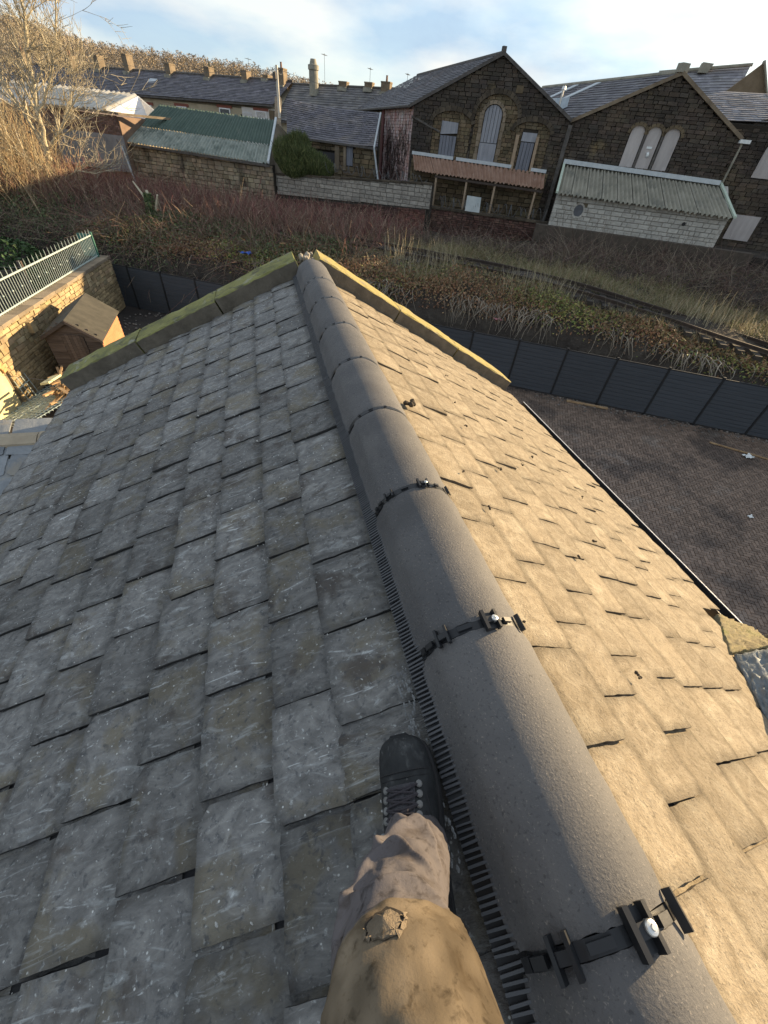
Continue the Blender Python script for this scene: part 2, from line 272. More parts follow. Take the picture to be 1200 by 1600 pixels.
# unit stone blocks (front face -Y, width along X, height along Z), shared by every laid stone
def block_mesh(name, m, rough=.06, inset=.06):
    V = []; F = []
    def ring(y, ins):
        n = len(V)
        for sx, sz in ((-1,-1),(1,-1),(1,1),(-1,1)):
            V.append((sx*(.5-ins)+random.uniform(-rough, rough)*.4, y+random.uniform(-rough, rough)*(1 if y < 0 else 0), sz*(.5-ins)+random.uniform(-rough, rough)*.4))
        return n
    a = ring(.5, 0); b = ring(-.25, .0); c = ring(-.5, inset); n = len(V); V.append((random.uniform(-.1,.1), -.5-rough*1.4, random.uniform(-.1,.1)))
    for p, q in ((a, b), (b, c)):
        for i in range(4): F.append((p+i, p+(i+1) % 4, q+(i+1) % 4, q+i))
    for i in range(4): F.append((c+i, c+(i+1) % 4, n))
    me = mesh(name, V, F); me.materials.append(m); return me
def masonry(parent, org, du, nrm, width, zlo, zhi, course, blen, m, name='stone', depth=.1, gap=.014, rough=.06, cjit=.15, skip=None, single=True, limit=300, jm=None, proud=.0, shade=.25, inset=.06):
    """Lays blocks on a vertical face. org: point at u=0,z=0; du: unit along the wall; nrm: unit facing out; zlo/zhi(u) limits."""
    org = Vector(org); du = Vector(du).normalized(); nrm = Vector(nrm).normalized()
    zl = zlo if callable(zlo) else (lambda u: zlo); zh = zhi if callable(zhi) else (lambda u: zhi)
    us = np.linspace(0, width, 25); zmin = min(zl(u) for u in us); zmax = max(zh(u) for u in us)
    prot = [block_mesh(name, m, rough, inset) for _ in range(6)] if single else None
    mb = MB(); cells = []
    z = zmin
    while z < zmax - .03:
        h = course*random.uniform(1-cjit, 1+cjit)
        if z + h > zmax: h = zmax - z
        u = -random.uniform(0, blen)
        while u < width:
            l = blen*random.uniform(.6, 1.45); u0, u1 = max(u, 0), min(u+l, width); u += l
            if u1-u0 < .05: continue
            um, zm = (u0+u1)/2, z+h/2
            # trim to sloping limits
            z1 = min(z+h, min(zh(u0+.01), zh(u1-.01))) if not callable(zhi) else min(z+h, zh(um))
            z0 = max(z, zl(um))
            if z1-z0 < .04: continue
            if skip:
                i0, i1 = skip(u0+.002, zm), skip(u1-.002, zm)
                if i0 and i1: continue
                if i0 or i1:                 # cut the block back to the edge of the opening
                    lo, hi = u0, u1
                    for _ in range(8):
                        md = (lo+hi)/2
                        if skip(md, zm) == i0: lo = md
                        else: hi = md
                    if i0: u0 = hi
                    else: u1 = lo
                    if u1-u0 < .05: continue
                elif skip(um, zm): continue
            cells.append((u0, u1, z0, z1))
        z += h
    if single and len(cells) > limit:
        single_cells, rest = cells[:limit], cells[limit:]
    elif single: single_cells, rest = cells, []
    else: single_cells, rest = [], cells
    rot = Matrix((du, -nrm, Vector((0,0,1)))).transposed().to_4x4()
    for u0, u1, z0, z1 in single_cells:
        c = org + du*((u0+u1)/2) + Vector((0,0,(z0+z1)/2)) + nrm*(proud + random.uniform(-.12, .12)*depth)
        mw = Matrix.Translation(c) @ rot @ Matrix.Diagonal((u1-u0-gap, depth, z1-z0-gap, 1))
        put(name, random.choice(prot), parent, mw)
    for u0, u1, z0, z1 in rest:
        k = random.uniform(1-shade, 1+shade); g = gap/2; j = lambda: random.uniform(-.012, .012)
        w = nrm*(proud + depth/2 + random.uniform(-.2, .2)*depth); bk = nrm*(proud - depth/2); n = len(mb.v)
        P = [org+du*(u0+g)+Vector((0,0,z0+g)), org+du*(u1-g)+Vector((0,0,z0+g)), org+du*(u1-g)+Vector((0,0,z1-g)), org+du*(u0+g)+Vector((0,0,z1-g))]
        ce = (P[0]+P[2])/2
        tint = (k*random.uniform(.94, 1.06), k, k*random.uniform(.93, 1.05))
        back = [p+bk for p in P]; front = [p+(ce-p)*.05+w+Vector((j(), j(), j())) for p in P]
        mb.v += [tuple(p) for p in back+front]; mb.c += [tint]*8
        mb.f.append((n+4, n+5, n+6, n+7))
        for i in range(4): mb.f.append((n+i, n+(i+1) % 4, n+4+(i+1) % 4, n+4+i))
    if mb.v: mb.build(name if not single_cells else 'stonework', jm or m, parent, kind='stuff')
def slates_far(parent, a, b, c, d, rows, slen, m, lift=.03, name='slate_courses', tint=None, sag=0.0):
    """Rows of slates on the quad a(eave left) b(eave right) c(ridge right) d(ridge left), joined: far away, a few pixels each."""
    a, b, c, d = map(Vector, (a, b, c, d)); n = (b-a).cross(d-a).normalized(); mb = MB()
    for r in range(rows):
        f0, f1 = r/rows, (r+1.12)/rows
        A0, B0 = a.lerp(d, f0), b.lerp(c, f0); A1, B1 = a.lerp(d, min(1, f1)), b.lerp(c, min(1, f1))
        N = max(1, int((B0-A0).length/slen)); us = sorted([0, 1]+[min(1, max(0, (i+random.uniform(.3, .7)-.5*(r % 2))/N)) for i in range(1, N)])
        for u0, u1 in zip(us[:-1], us[1:]):
            if u1-u0 < 1e-4: continue
            k = random.gauss(1, .14); l0 = n*(lift*random.uniform(.8, 1.4)); l1 = n*.004
            sg = Vector((0,0,-sag*math.sin(math.pi*(u0+u1)/2)))
            p = [A0.lerp(B0, u0)+l0+sg, A0.lerp(B0, u1)+l0+sg, A1.lerp(B1, u1)+l1+sg, A1.lerp(B1, u0)+l1+sg]
            mb.quad(*p, c=(k,k,k*random.uniform(.97, 1.05))); mb.quad(p[0]-l0, p[1]-l0, p[1], p[0], c=(k*.6,)*3)
    return mb.build(name, m, parent, kind='stuff')
def corrugated(parent, a, b, c, d, pitch, amp, m, name='roof_sheet', label=None, sheets=1):
    a, b, c, d = map(Vector, (a, b, c, d)); n = (b-a).cross(d-a).normalized()
    for q in range(sheets):
        qa, qb = q/sheets, (q+1)/sheets
        A, B, C, D = a.lerp(b, qa), a.lerp(b, qb), d.lerp(c, qb), d.lerp(c, qa)
        N = max(2, int((B-A).length/pitch*6)); V = []; F = []
        for i in range(N+1):
            u = i/N; h = n*(amp*math.sin(2*math.pi*u*(B-A).length/pitch) + (.006*(q % 2)))
            V += [A.lerp(B, u)+h, D.lerp(C, u)+h]
        for i in range(N): F.append((2*i, 2*i+2, 2*i+3, 2*i+1))
        link(name, mesh(name, V, F, True), m, parent)
# vegetation: many three-sided stems in one mesh
def stems(P, rad, cols, taper=.25):
    """P (N,K,3) polylines, rad (N,), cols (N,3) -> verts, faces, colours"""
    N, K, _ = P.shape; d = P[:, -1]-P[:, 0]; d /= np.linalg.norm(d, axis=1, keepdims=True)+1e-9
    ref = RNG.normal(size=(N, 3)); x = np.cross(d, ref); x /= np.linalg.norm(x, axis=1, keepdims=True)+1e-9; y = np.cross(d, x)
    rr = rad[:, None]*np.linspace(1, taper, K)[None]
    V = np.empty((N, K, 3, 3))
    for k in range(3):
        a = 2*math.pi*k/3; V[:, :, k] = P + rr[..., None]*(math.cos(a)*x + math.sin(a)*y)[:, None]
    idx = np.arange(N*K*3).reshape(N, K, 3); F = []
    for k in range(3):
        k2 = (k+1) % 3; F.append(np.stack([idx[:, :-1, k], idx[:, :-1, k2], idx[:, 1:, k2], idx[:, 1:, k]], -1).reshape(-1, 4))
    return V.reshape(-1, 3), np.concatenate(F), np.repeat(cols, K*3, axis=0)
def curved(base, dirn, length, K=4, bend=.35, droop=0.0):
    N = len(base); dirn = dirn/(np.linalg.norm(dirn, axis=1, keepdims=True)+1e-9); side = RNG.normal(size=(N, 3))*bend
    tt = np.linspace(0, 1, K)[None, :, None]; P = base[:, None] + (dirn[:, None]*tt + side[:, None]*tt**2*.5)*length[:, None, None]
    P[..., 2] -= droop*(tt[..., 0]**2)*length[:, None]
    return P
def leaves(C, size, cols, flat=0.0):
    N = len(C); n = RNG.normal(size=(N, 3)); n[:, 2] += flat; n /= np.linalg.norm(n, axis=1, keepdims=True); r = RNG.normal(size=(N, 3))
    x = np.cross(n, r); x /= np.linalg.norm(x, axis=1, keepdims=True); y = np.cross(n, x); s = size[:, None]
    V = np.stack([C-x*s, C+y*s*.45, C+x*s, C-y*s*.45], 1).reshape(-1, 3); F = np.arange(4*N).reshape(N, 4)
    return V, F, np.repeat(cols, 4, axis=0)
def pick(cols, N, j=.2):
    c = np.array(cols)[RNG.integers(0, len(cols), N)]; return c*(1+RNG.uniform(-j, j, (N, 1)))
def join(parts):
    V = []; F = []; C = []; n = 0
    for v, f, c in parts: V.append(v); F.append(f+n); C.append(c); n += len(v)
    return np.concatenate(V), np.concatenate(F), np.concatenate(C)
def Wn(s, t, z): return np.stack([SX.x*s+TX.x*t, SX.y*s+TX.y*t, z], -1)

# ------------------------------------------------------------------ terrain
def prof(s, t):
    """Height of the railway bank, the track bed and the ground before the mills."""
    s = np.asarray(s, float); t = np.asarray(t, float)
    A = np.interp(s, [-60, -18, -12, -6, 3, 12, 60], [-5.0, -5.0, -4.9, -4.75, -4.4, -4.2, -4.2])
    drop = -np.clip(s-1, 0, 14)*.075
    z1 = np.interp(t, [0, 17.25, 17.7, 18.05, 18.5, 19.3, 21.2, 24.6], [-7.34, -7.3, -6.5, -5.5, -4.95, -4.6, -4.2, -4.25]) + drop*np.interp(t, [17.2, 18, 26, 30], [0, 1, 1, 0])
    f = np.clip((t-25.5)/5.5, 0, 1); f = f*f*(3-2*f)
    z = z1*(1-f) + A*f
    bump = (np.sin(s*1.7+t*.6)*.06 + np.sin(s*.73-t*1.1)*.08 + np.sin(s*3.1+t*2.3)*.03)*np.clip((t-18)/1.5, 0, 1)*np.clip((80-t)/40, 0, 1)
    return z + bump
sv = np.concatenate([np.linspace(-900, -80, 14), np.linspace(-70, 45, 231), np.linspace(60, 900, 14)])
tv = np.concatenate([[-300, -60, -20, 0, 10, 15, 16.8, 17.1, 17.25], np.linspace(17.4, 36, 94), [38, 42, 50, 60, 80, 120, 200, 400, 1500]])
S_, T_ = np.meshgrid(sv, tv, indexing='ij'); Z_ = prof(S_, T_)
V = Wn(S_, T_, Z_).reshape(-1, 3); nn = len(tv)
idx = np.arange(len(sv)*nn).reshape(len(sv), nn)
F = np.stack([idx[:-1, :-1], idx[1:, :-1], idx[1:, 1:], idx[:-1, 1:]], -1).reshape(-1, 4)
g = link('ground', mesh('ground', V, F, True), M_bank, kind='structure')
# the yard floor under the pavers
mb = MB(); mb.quad(W(-60, -40, YARD-.03), W(40, -40, YARD-.03), W(40, 17.3, YARD-.03), W(-60, 17.3, YARD-.03))
yard = mb.build('yard', M_ground, kind='structure')
# hill
hs = np.linspace(-700, 300, 120); HSV = hs*1.0; ht = np.linspace(150, 520, 30); HS, HT = np.meshgrid(hs, ht, indexing='ij')
crest = np.interp(hs, [-700, -330, -258, -205, -158, -132, -100, -60, 0, 120, 300], [60, 31, 23.5, 15.5, 14.0, 13.0, 9.5, 5, 1, -2, -3])
rise = np.clip((HT-150)/75, 0, 1)**.8
hill_z = lambda s, t: (-6 + (np.interp(s*220/t, hs, crest)+6)*np.clip((t-150)/75, 0, 1)**.8*np.interp(t, [150, 225, 520], [1, 1, 1.6]))
HZ = hill_z(HS, HT)
idx = np.arange(120*30).reshape(120, 30); F = np.stack([idx[:-1, :-1], idx[1:, :-1], idx[1:, 1:], idx[:-1, 1:]], -1).reshape(-1, 4)
link('hill', mesh('hill', Wn(HS, HT, HZ-.6).reshape(-1, 3), F, True), mat('winter_hillside', [(.24,.195,.14), (.33,.265,.18)], scale=.03, bump=0, rndoff=False), kind='structure')  # hillside tones lightened to stand in for haze

# ------------------------------------------------------------------ the slate roof in the foreground
PL, PR = R(24.8), R(28.5); XR, ZA = .37, -.80; YG = 3.6          # pitches, ridge line, slate apex, gable
def zl(x): return ZA - math.tan(PL)*(XR-x)
def zr(x): return ZA - math.tan(PR)*(x-XR)
house = thing('slate_house', 'stone house under an old slate roof with black clipped ridge tiles and mossy gable copings', 'house', (XR, 1.0, YARD))
# three sets of riven slates: tail at x=0, head at x=-L, unit width 1 along y
SWM = .235       # width the slate mesh is built at
def slate_mesh(L_, th, m, rough=1.0, edge_m=None, gt=.68):
    nu, nv = 14, 8; V = []; F = []; C = []
    ph = [random.uniform(0, 6.28) for _ in range(8)]; am = [random.uniform(.4, 1) for _ in range(4)]
    cl, cr_ = random.choice((0, .02, .05, .12)), random.choice((0, .02, .05, .10))
    def edge(u, v):
        x = -L_*(1-u); y = v-.5
        if u == 1: x += rough*(.0014*math.sin(9*v+ph[0]) + random.uniform(-.0022, .0022)) - (cl*L_*.5 if v == 0 else 0) - (cr_*L_*.5 if v == 1 else 0)
        if v in (0, 1): y += rough*(.003*math.sin(5*u+ph[1]) + random.uniform(-.006, .006))
        z = th + rough*.0016*(am[0]*math.sin(7*u+5*v+ph[2]) + am[1]*math.sin(11*v-4*u+ph[3]) + am[2]*math.sin(17*u+ph[4])*.5) + random.uniform(-.0004, .0004)*rough
        if u == 1 or v in (0, 1): z -= .0022
        return (x, y, z)
    T = [[edge(i/nu, j/nv) for j in range(nv+1)] for i in range(nu+1)]
    T = [[(q[0], q[1]*SWM, q[2]) for q in r_] for r_ in T]
    for r_ in T: V += r_
    for i in range(nu+1):
        for j in range(nv+1):
            x_ = L_*(1-i/nu); g_ = random.uniform(.94, 1.04)
            if i == nu: g_ *= gt                       # shade painted along the exposed tail, under the next tail and along the joints
            elif abs(x_-.178) < .020: g_ *= gt+.03
            if j in (0, nv): g_ *= gt
            C.append((g_,)*3)
    I = lambda i, j: i*(nv+1)+j
    for i in range(nu):
        for j in range(nv): F.append((I(i, j), I(i+1, j), I(i+1, j+1), I(i, j+1)))
    ns = len(F)
    rim = [(i, 0) for i in range(nu+1)] + [(nu, j) for j in range(1, nv+1)] + [(i, nv) for i in range(nu-1, -1, -1)]
    for k in range(len(rim)-1):
        a = V[I(*rim[k])]; b = V[I(*rim[k+1])]; n = len(V); jx = random.uniform(-.002, .002); C += [(.8,)*3]*4
        V += [a, b, (b[0]-.003*(rim[k][0] == nu)+jx, b[1], 0), (a[0]-.003*(rim[k][0] == nu)+jx, a[1], 0)]; F.append((n, n+3, n+2, n+1))
    me = mesh('slate', V, F, False, np.array(C, dtype=np.float32)); me.materials.append(m)
    sm = np.zeros(len(F), dtype=bool); sm[:ns] = True; me.polygons.foreach_set('use_smooth', sm)
    if edge_m: me.materials.append(edge_m); me.polygons.foreach_set('material_index', (~sm).astype(np.int32))
    return me
LS = .345; TH = .0125
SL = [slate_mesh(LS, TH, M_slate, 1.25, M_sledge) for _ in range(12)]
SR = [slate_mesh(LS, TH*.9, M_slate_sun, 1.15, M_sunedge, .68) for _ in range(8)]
slate_jobs = []
def lay(side, tails, joints_fix, y0, y1):
    for k, xt in enumerate(tails):
        js = list(joints_fix.get(k, []))
        if not js: js = [y0 + random.uniform(-.1, .1)]
        while js[0] > y0: js.insert(0, js[0]-random.choice((.225, .23, .235, .24, .215)) if side < 0 else js[0]-random.uniform(.205, .275))
        while js[-1] < y1: js.append(js[-1]+random.uniform(.215, .25) if side < 0 else js[-1]+random.uniform(.20, .28))
        for a, b in zip(js[:-1], js[1:]):
            if a > y1-.03: continue
            b = min(b, y1)
            slate_jobs.append((side, k, xt, a, b))
LT = [.045, -.095, -.268, -.433, -.618, -.795, -.975, -1.15, -1.325, -1.50, -1.665]
RTL = [.54, .715, .885, 1.055, 1.22, 1.385, 1.55, 1.71, 1.87, 2.03, 2.19, 2.35, 2.51]
lay(-1, LT, {0: [.165, .30, .53, .765, .985, 1.20], 1: [-.06, .163, .396, .63, .863, 1.09], 2: [.03, .258, .495, .72, .955], 3: [.15, .39, .635], 4: [.08, .33, .58, .82]}, -.75, YG)
lay(1, RTL, {0: [-.33, .055, .38], 1: [-.10, .14, .375, .60], 2: [.012, .248, .47], 3: [-.10, .15, .375, .62], 4: [.06, .31, .56]}, -.55, YG)
def xcut(y): return 1.70 + (y-.168)*1.03 if y < 1.04 else 9
def near_key(j):
    side, k, xt, a, b = j; y = (a+b)/2; d2 = xt*xt + y*y + (zl(xt) if side < 0 else zr(xt))**2
    return d2
jobs = [j for j in slate_jobs if not (j[0] > 0 and j[2]-.09 > xcut((j[3]+j[4])/2))]
jobs.sort(key=near_key)
rest = {-1: ([], [], 0), 1: ([], [], 0)}
def slate_matrix(side, xt, a, b):
    P = PL if side < 0 else PR
    lx = 1.0 if xt != RTL[0] else .55
    dn = Vector((side*math.cos(P), 0, -math.sin(P))); nr = Vector((side*math.sin(P), 0, math.cos(P)))
    tilt = math.atan(1.9*TH/LS) + random.uniform(-.004, .006); rz = random.uniform(-.008, .008)
    dx = dn*math.cos(tilt) + nr*math.sin(tilt); nz = nr*math.cos(tilt) - dn*math.sin(tilt); dy = nz.cross(dx)
    rot = Matrix((dx, dy, nz)).transposed() @ Matrix.Rotation(rz, 3, 'Z')
    z = zl(xt) if side < 0 else zr(xt)
    c = Vector((xt + random.uniform(-.004, .004)*side, (a+b)/2, z)) - nr*(TH*.9) + nr*random.uniform(-.0008, .0040)
    gap = random.uniform(.006, .012) if side < 0 else random.uniform(.004, .009)
    return Matrix.Translation(c) @ rot.to_4x4() @ Matrix.Diagonal((lx, (b-a-gap)/SWM, 1, 1))
restv = {-1: ([], [], [], []), 1: ([], [], [], [])}
for i, (side, k, xt, a, b) in enumerate(jobs):
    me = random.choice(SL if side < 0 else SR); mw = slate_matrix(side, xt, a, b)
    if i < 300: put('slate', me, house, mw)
    else:
        v, f, fm_, fc_ = restv[side]; n = len(v); fc_ += [tuple(d_.color[:3]) for d_ in me.attributes['Col'].data]; v += [tuple(mw @ w_.co) for w_ in me.vertices]; f += [tuple(n+q for q in p.vertices) for p in me.polygons]; fm_ += [p.material_index for p in me.polygons]
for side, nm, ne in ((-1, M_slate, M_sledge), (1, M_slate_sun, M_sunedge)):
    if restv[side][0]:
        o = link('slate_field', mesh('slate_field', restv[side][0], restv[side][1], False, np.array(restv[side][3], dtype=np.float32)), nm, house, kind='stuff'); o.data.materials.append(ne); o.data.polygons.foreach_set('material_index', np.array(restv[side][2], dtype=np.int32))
# deck under the slates, walls
mb = MB()
e = .028
mb.quad((XR, -.8, ZA-e), (XR, YG, ZA-e), (-1.63, YG, zl(-1.63)-e), (-1.63, -.8, zl(-1.63)-e))
mb.quad((XR, YG, ZA-e), (XR, -.8, ZA-e), (.93, -.8, zr(.93)-e), (2.47, 1.00, zr(2.47)-e), (2.47, YG, zr(2.47)-e))
mb.build('underlay', M_deck, house)
mb = MB(); mb.prism([(-1.60, YG+.02, YARD), (2.44, YG+.02, YARD), (2.44, YG+.02, zr(2.44)-.05), (XR, YG+.02, ZA-.05), (-1.60, YG+.02, zl(-1.6)-.05)], (0, .26, 0)); mb.build('gable_wall', M_stone, house)
mb = MB(); mb.obox((2.20, -1.2, YARD), (.23, 0, 0), (0, 4.815, 0), (0, 0, 7.26+zr(2.47)-.06)); mb.build('side_wall', M_stone, house)
mb = MB(); mb.obox((-1.58, -1.2, YARD), (.25, 0, 0), (0, 4.815, 0), (0, 0, 7.26+zl(-1.63)-.06)); mb.build('side_wall', M_stone, house)
# copings
def coping(side, xa, xb, m):
    zf = zl if side < 0 else zr; mbk = MB(); N = 12; M_ = 5; h = .100
    P = PL if side < 0 else PR; nr = Vector((side*math.sin(P), 0, math.cos(P)))
    V = []; F = []
    j0 = random.uniform(-.008, .008)
    prof_ = [(0, -.02), (0, h*.93), (.010, h), (.14, h+.003), (.275, h+.002), (.285, h*.93), (.285, -.05)]
    for i in range(N+1):
        x = xa+(xb-xa)*i/N
        for (yy, w) in prof_:
            wv = w + (random.uniform(-.0045, .0045) if w > .05 else 0) + j0; yv = yy + random.uniform(-.002, .002)
            if i in (0, N) and w > .05: wv -= .003
            V.append(tuple(Vector((x, YG-.004+yv, zf(x))) + nr*wv))
    K = len(prof_)
    for i in range(N):
        for k in range(K-1):
            a = i*K+k; q = (a, a+K, a+K+1, a+1); F.append(q if side < 0 else q)
    F.append(tuple(range(K))); F.append(tuple(N*K+k for k in range(K)))
    o = link('coping_stone', mesh('coping_stone', V, F), m, house)
    o.data.materials.append(M_copside)
    pm = [1 if (f.index % (K-1)) in (0,) and f.index < N*(K-1) else 0 for f in o.data.polygons]; o.data.polygons.foreach_set('material_index', pm)
    o['label'] = 'green mossy coping stone on the shaded verge' if side < 0 else 'yellow lichened coping stone on the sunlit verge'
for a, b in ((.285, -.345), (-.357, -1.005), (-1.017, -1.66)): coping(-1, a, b, M_moss)
for a, b in ((.395, 1.085), (1.097, 1.715), (1.727, 2.42)): coping(1, a, b, M_moss2)
mb = MB()
for _ in range(16):
    c = Vector((random.uniform(.29, .41), YG+random.uniform(.01, .22), ZA+random.uniform(.0, .08))); r_ = random.uniform(.012, .026)
    mb.tube([c-Vector((0,0,r_)), c-Vector((0,0,r_*.4)), c+Vector((random.uniform(-.4,.4)*r_,random.uniform(-.4,.4)*r_,r_*.5)), c+Vector((0,0,r_*.9))], [r_*.7, r_, r_*.85, r_*.3], n=7)
mb.build('mortar_bed', M_mortar, house, label='broken mortar at the top of the gable')

mb = MB()
for _ in range(150):
    y = random.uniform(.02, .36); x = .200+random.uniform(-.016, .010); r_ = random.uniform(.0012, .0045); c = Vector((x, y, zl(x)+TH*1.5))
    mb.tube([c-Vector((0,r_,0)), c+Vector((0,0,r_*.5)), c+Vector((0,r_*1.3,0))], [r_*.4, r_*.75, r_*.3], n=6)
mb.build('bedding_mortar', mat('pale_bedding_mortar', [(.13,.135,.14), (.24,.25,.25)], scale=20, rough=.95, bump=.7, bscale=80), house, kind='stuff')
# ridge tiles, clips, comb
RC, RZ, RR = XR, -.855, .130
def arcp(r, deg, y): a = R(deg); return Vector((RC + r*math.cos(a), y, RZ + r*math.sin(a)))
def ridge_tile(y0, y1, flip):
    V = []; F = []; NA, NY = 30, 16
    prof_ = [(RR+.0, 14 + i*(152)/NA) for i in range(NA+1)]
    ring = []
    for r_, dg in prof_:
        r_ -= .0035 if (dg > 150 or dg < 30) else 0       # the flat lip along both edges
        ring.append(Vector((RC+r_*math.cos(R(dg)), 0, RZ+r_*math.sin(R(dg)))))
    lip0 = Vector((ring[0].x+.006, 0, ring[0].z-.014)); lip1 = Vector((ring[-1].x-.007, 0, ring[-1].z-.014))
    outer = [lip0]+ring+[lip1]
    inner = [Vector((RC+(p.x-RC)*.9, 0, RZ+(p.z-RZ)*.9-.002)) for p in reversed(outer)]
    loop = outer+inner; K = len(loop)
    for j in range(NY+1):
        t = j/NY; y = y0+(y1-y0)*t
        sh = -.0035 if j in (0, NY) else 0
        for q, p in enumerate(loop):
            d = Vector((p.x-RC, 0, p.z-RZ)).normalized()
            jy = random.uniform(-.0015, .0015)*(1 if j in (0, NY) else 0)
            w = .0009*math.sin(31*t+q*.7+flip)+random.uniform(-.0003, .0003)
            V.append((p.x+d.x*(sh+w), y+jy, p.z+d.z*(sh+w)))
    for j in range(NY):
        for k in range(K):
            k2 = (k+1) % K; F.append((j*K+k, j*K+k2, (j+1)*K+k2, (j+1)*K+k))
    F.append(tuple(reversed(range(K)))); F.append(tuple(NY*K+k for k in range(K)))
    me = mesh('ridge_tile', V, F, True)
    try: me.set_sharp_from_angle(angle=R(40))
    except Exception: pass
    link('ridge_tile', me, M_ridge, house)
RJ = [-.548, -.095, .368, .826, 1.279, 1.727, 2.170, 2.605, 3.03, 3.56]
for i in range(len(RJ)-1): ridge_tile(RJ[i]+.010, RJ[i+1]-.010, i)
# ventilated ridge roll under the tiles, its comb along the left edge
mb = MB()
prev = None
for i in range(21):
    dg = 12+i*156/20; cur = (arcp(RR*.885, dg, -.75), arcp(RR*.885, dg, YG-.03))
    if prev: mb.quad(prev[0], prev[1], cur[1], cur[0])
    prev = cur
for sx in (-1, 1):
    x0, z0, x1 = RC+sx*.112, -.838, RC+sx*.152
    z1 = (zl(x1) if sx < 0 else zr(x1))+.010
    a, b = Vector((x0, -.75, z0)), Vector((x1, -.75, z1)); yv = Vector((0, YG+.72, 0))
    mb.quad(a, a+yv, b+yv, b) if sx > 0 else mb.quad(a, b, b+yv, a+yv)
mb.build('ridge_roll', M_black, house)
mb = MB()
y = -.70
while y < YG-.05:
    for sx in ((-1, 1) if y < 1.5 else (-1,)):
        x0, z0, x1 = RC+sx*.122, -.832, RC+sx*.153; z1 = (zl(x1) if sx < 0 else zr(x1))+.013
        jb = random.uniform(-.0012, .0012); mb.cbox(((x0+x1)/2, y+jb, (z0+z1)/2), (x1-x0, random.uniform(-.0016, .0016), z1-z0+random.uniform(-.002, .002)), (0, random.uniform(.0028, .0042), 0), (sx*.003, 0, .005))
    y += .0092
mb.build('ridge_comb', M_comb, house, kind='stuff')
def clip(y, k_=1.0):
    root = thing_part('ridge_clip', (RC, y, -.73), house)
    mb = MB()   # union strip lying in the gap
    pr = None
    for i in range(25):
        dg = 20+i*140/24; cur = [arcp(RR-.003, dg, y-.0095), arcp(RR-.003, dg, y+.0095), arcp(RR-.012, dg, y+.0095), arcp(RR-.012, dg, y-.0095)]
        if pr:
            n = len(mb.v); mb.v += [tuple(p) for p in pr+cur]; mb.c += [(1,1,1)]*8
            for k in range(4): k2 = (k+1) % 4; mb.f.append((n+k, n+k2, n+4+k2, n+4+k))
        pr = cur
    def tangent_box(dg, r_, wa, ly, h, yy=0.0, skew=0.0):
        c = arcp(r_, dg, y+yy); tn = Vector((-math.sin(R(dg)), 0, math.cos(R(dg)))); nr = Vector((math.cos(R(dg)), 0, math.sin(R(dg))))
        mb.cbox(c-nr*(r_-RR)*(1-k_), tn*wa*k_, Vector((0, ly*k_, 0))+tn*skew, nr*h*k_)
    tangent_box(110, RR+.001, .036, .011, .006)                 # raised key in the gap
    if k_ < .5:
        for dg in (131, 85): tangent_box(dg, RR+.003, .020, .018, .008)
        mb.build('clip_body', M_black, root); return
    for dg in (136.5, 126.5): tangent_box(dg, RR+.008, .0065, .046, .014)
    tangent_box(131.5, RR+.007, .022, .014, .010)
    tangent_box(148, RR+.004, .024, .013, .008); tangent_box(158, RR+.003, .016, .015, .008)
    tangent_box(91, RR+.009, .0085, .052, .016); tangent_box(79.5, RR+.009, .0065, .050, .016)
    tangent_box(85, RR+.008, .026, .016, .012)
    tangent_box(85, RR+.002, .022, .044, .004)
    tangent_box(66, RR+.004, .024, .012, .008)
    tangent_box(46.5, RR+.007, .0065, .046, .013); tangent_box(38, RR+.003, .02, .012, .006)
    o = mb.build('clip_body', M_black, root)
    if k_ < .6: return
    ms = MB(); nr = arcp(1, 82, 0)-arcp(0, 82, 0); c = arcp(RR+.0155*k_**1.5, 82, y)
    ms.tube([c-nr*.006, c+nr*.0012, c+nr*.003, c+nr*.0042], [.0088*k_, .0088*k_, .0078*k_, .0045*k_], n=16); ms.tube([c+nr*.0040, c+nr*.0062], [.0040*k_, .0030*k_], n=8)
    ms.build('screw', M_steel, root)
def thing_part(name, loc, parent):
    o = bpy.data.objects.new(name, None); COL.objects.link(o); o.parent = parent; o.location = Vector(loc)-parent.location; o.empty_display_size = .02
    return o
for q, y in enumerate(RJ[:-1]): clip(y, 1.0 if y < .2 else (.85 if y < .5 else (.62 if y < 1 else .48)))
# gutter along the sunlit eave
mb = MB(); x0, z0, ya, yb = 2.60, -2.085, .62, 3.62
sec = [(0, 0.03), (0, -.055), (.02, -.075), (.10, -.075), (.122, -.055), (.122, .0), (.116, .0), (.116, -.050), (.098, -.069), (.022, -.069), (.006, -.05), (.006, .03)]
mb.prism([(x0+a, ya, z0+b) for a, b in sec], (0, yb-ya, 0)); mb.build('gutter', plain('black_gutter_plastic', (.03,.031,.034), rough=.35, spec=.5), house)
mb = MB(); mb.obox((2.7205, ya, -2.086), (.006, 0, 0), (0, yb-ya, 0), (0, 0, .004)); mb.build('gutter_rim', M_upvc, house)
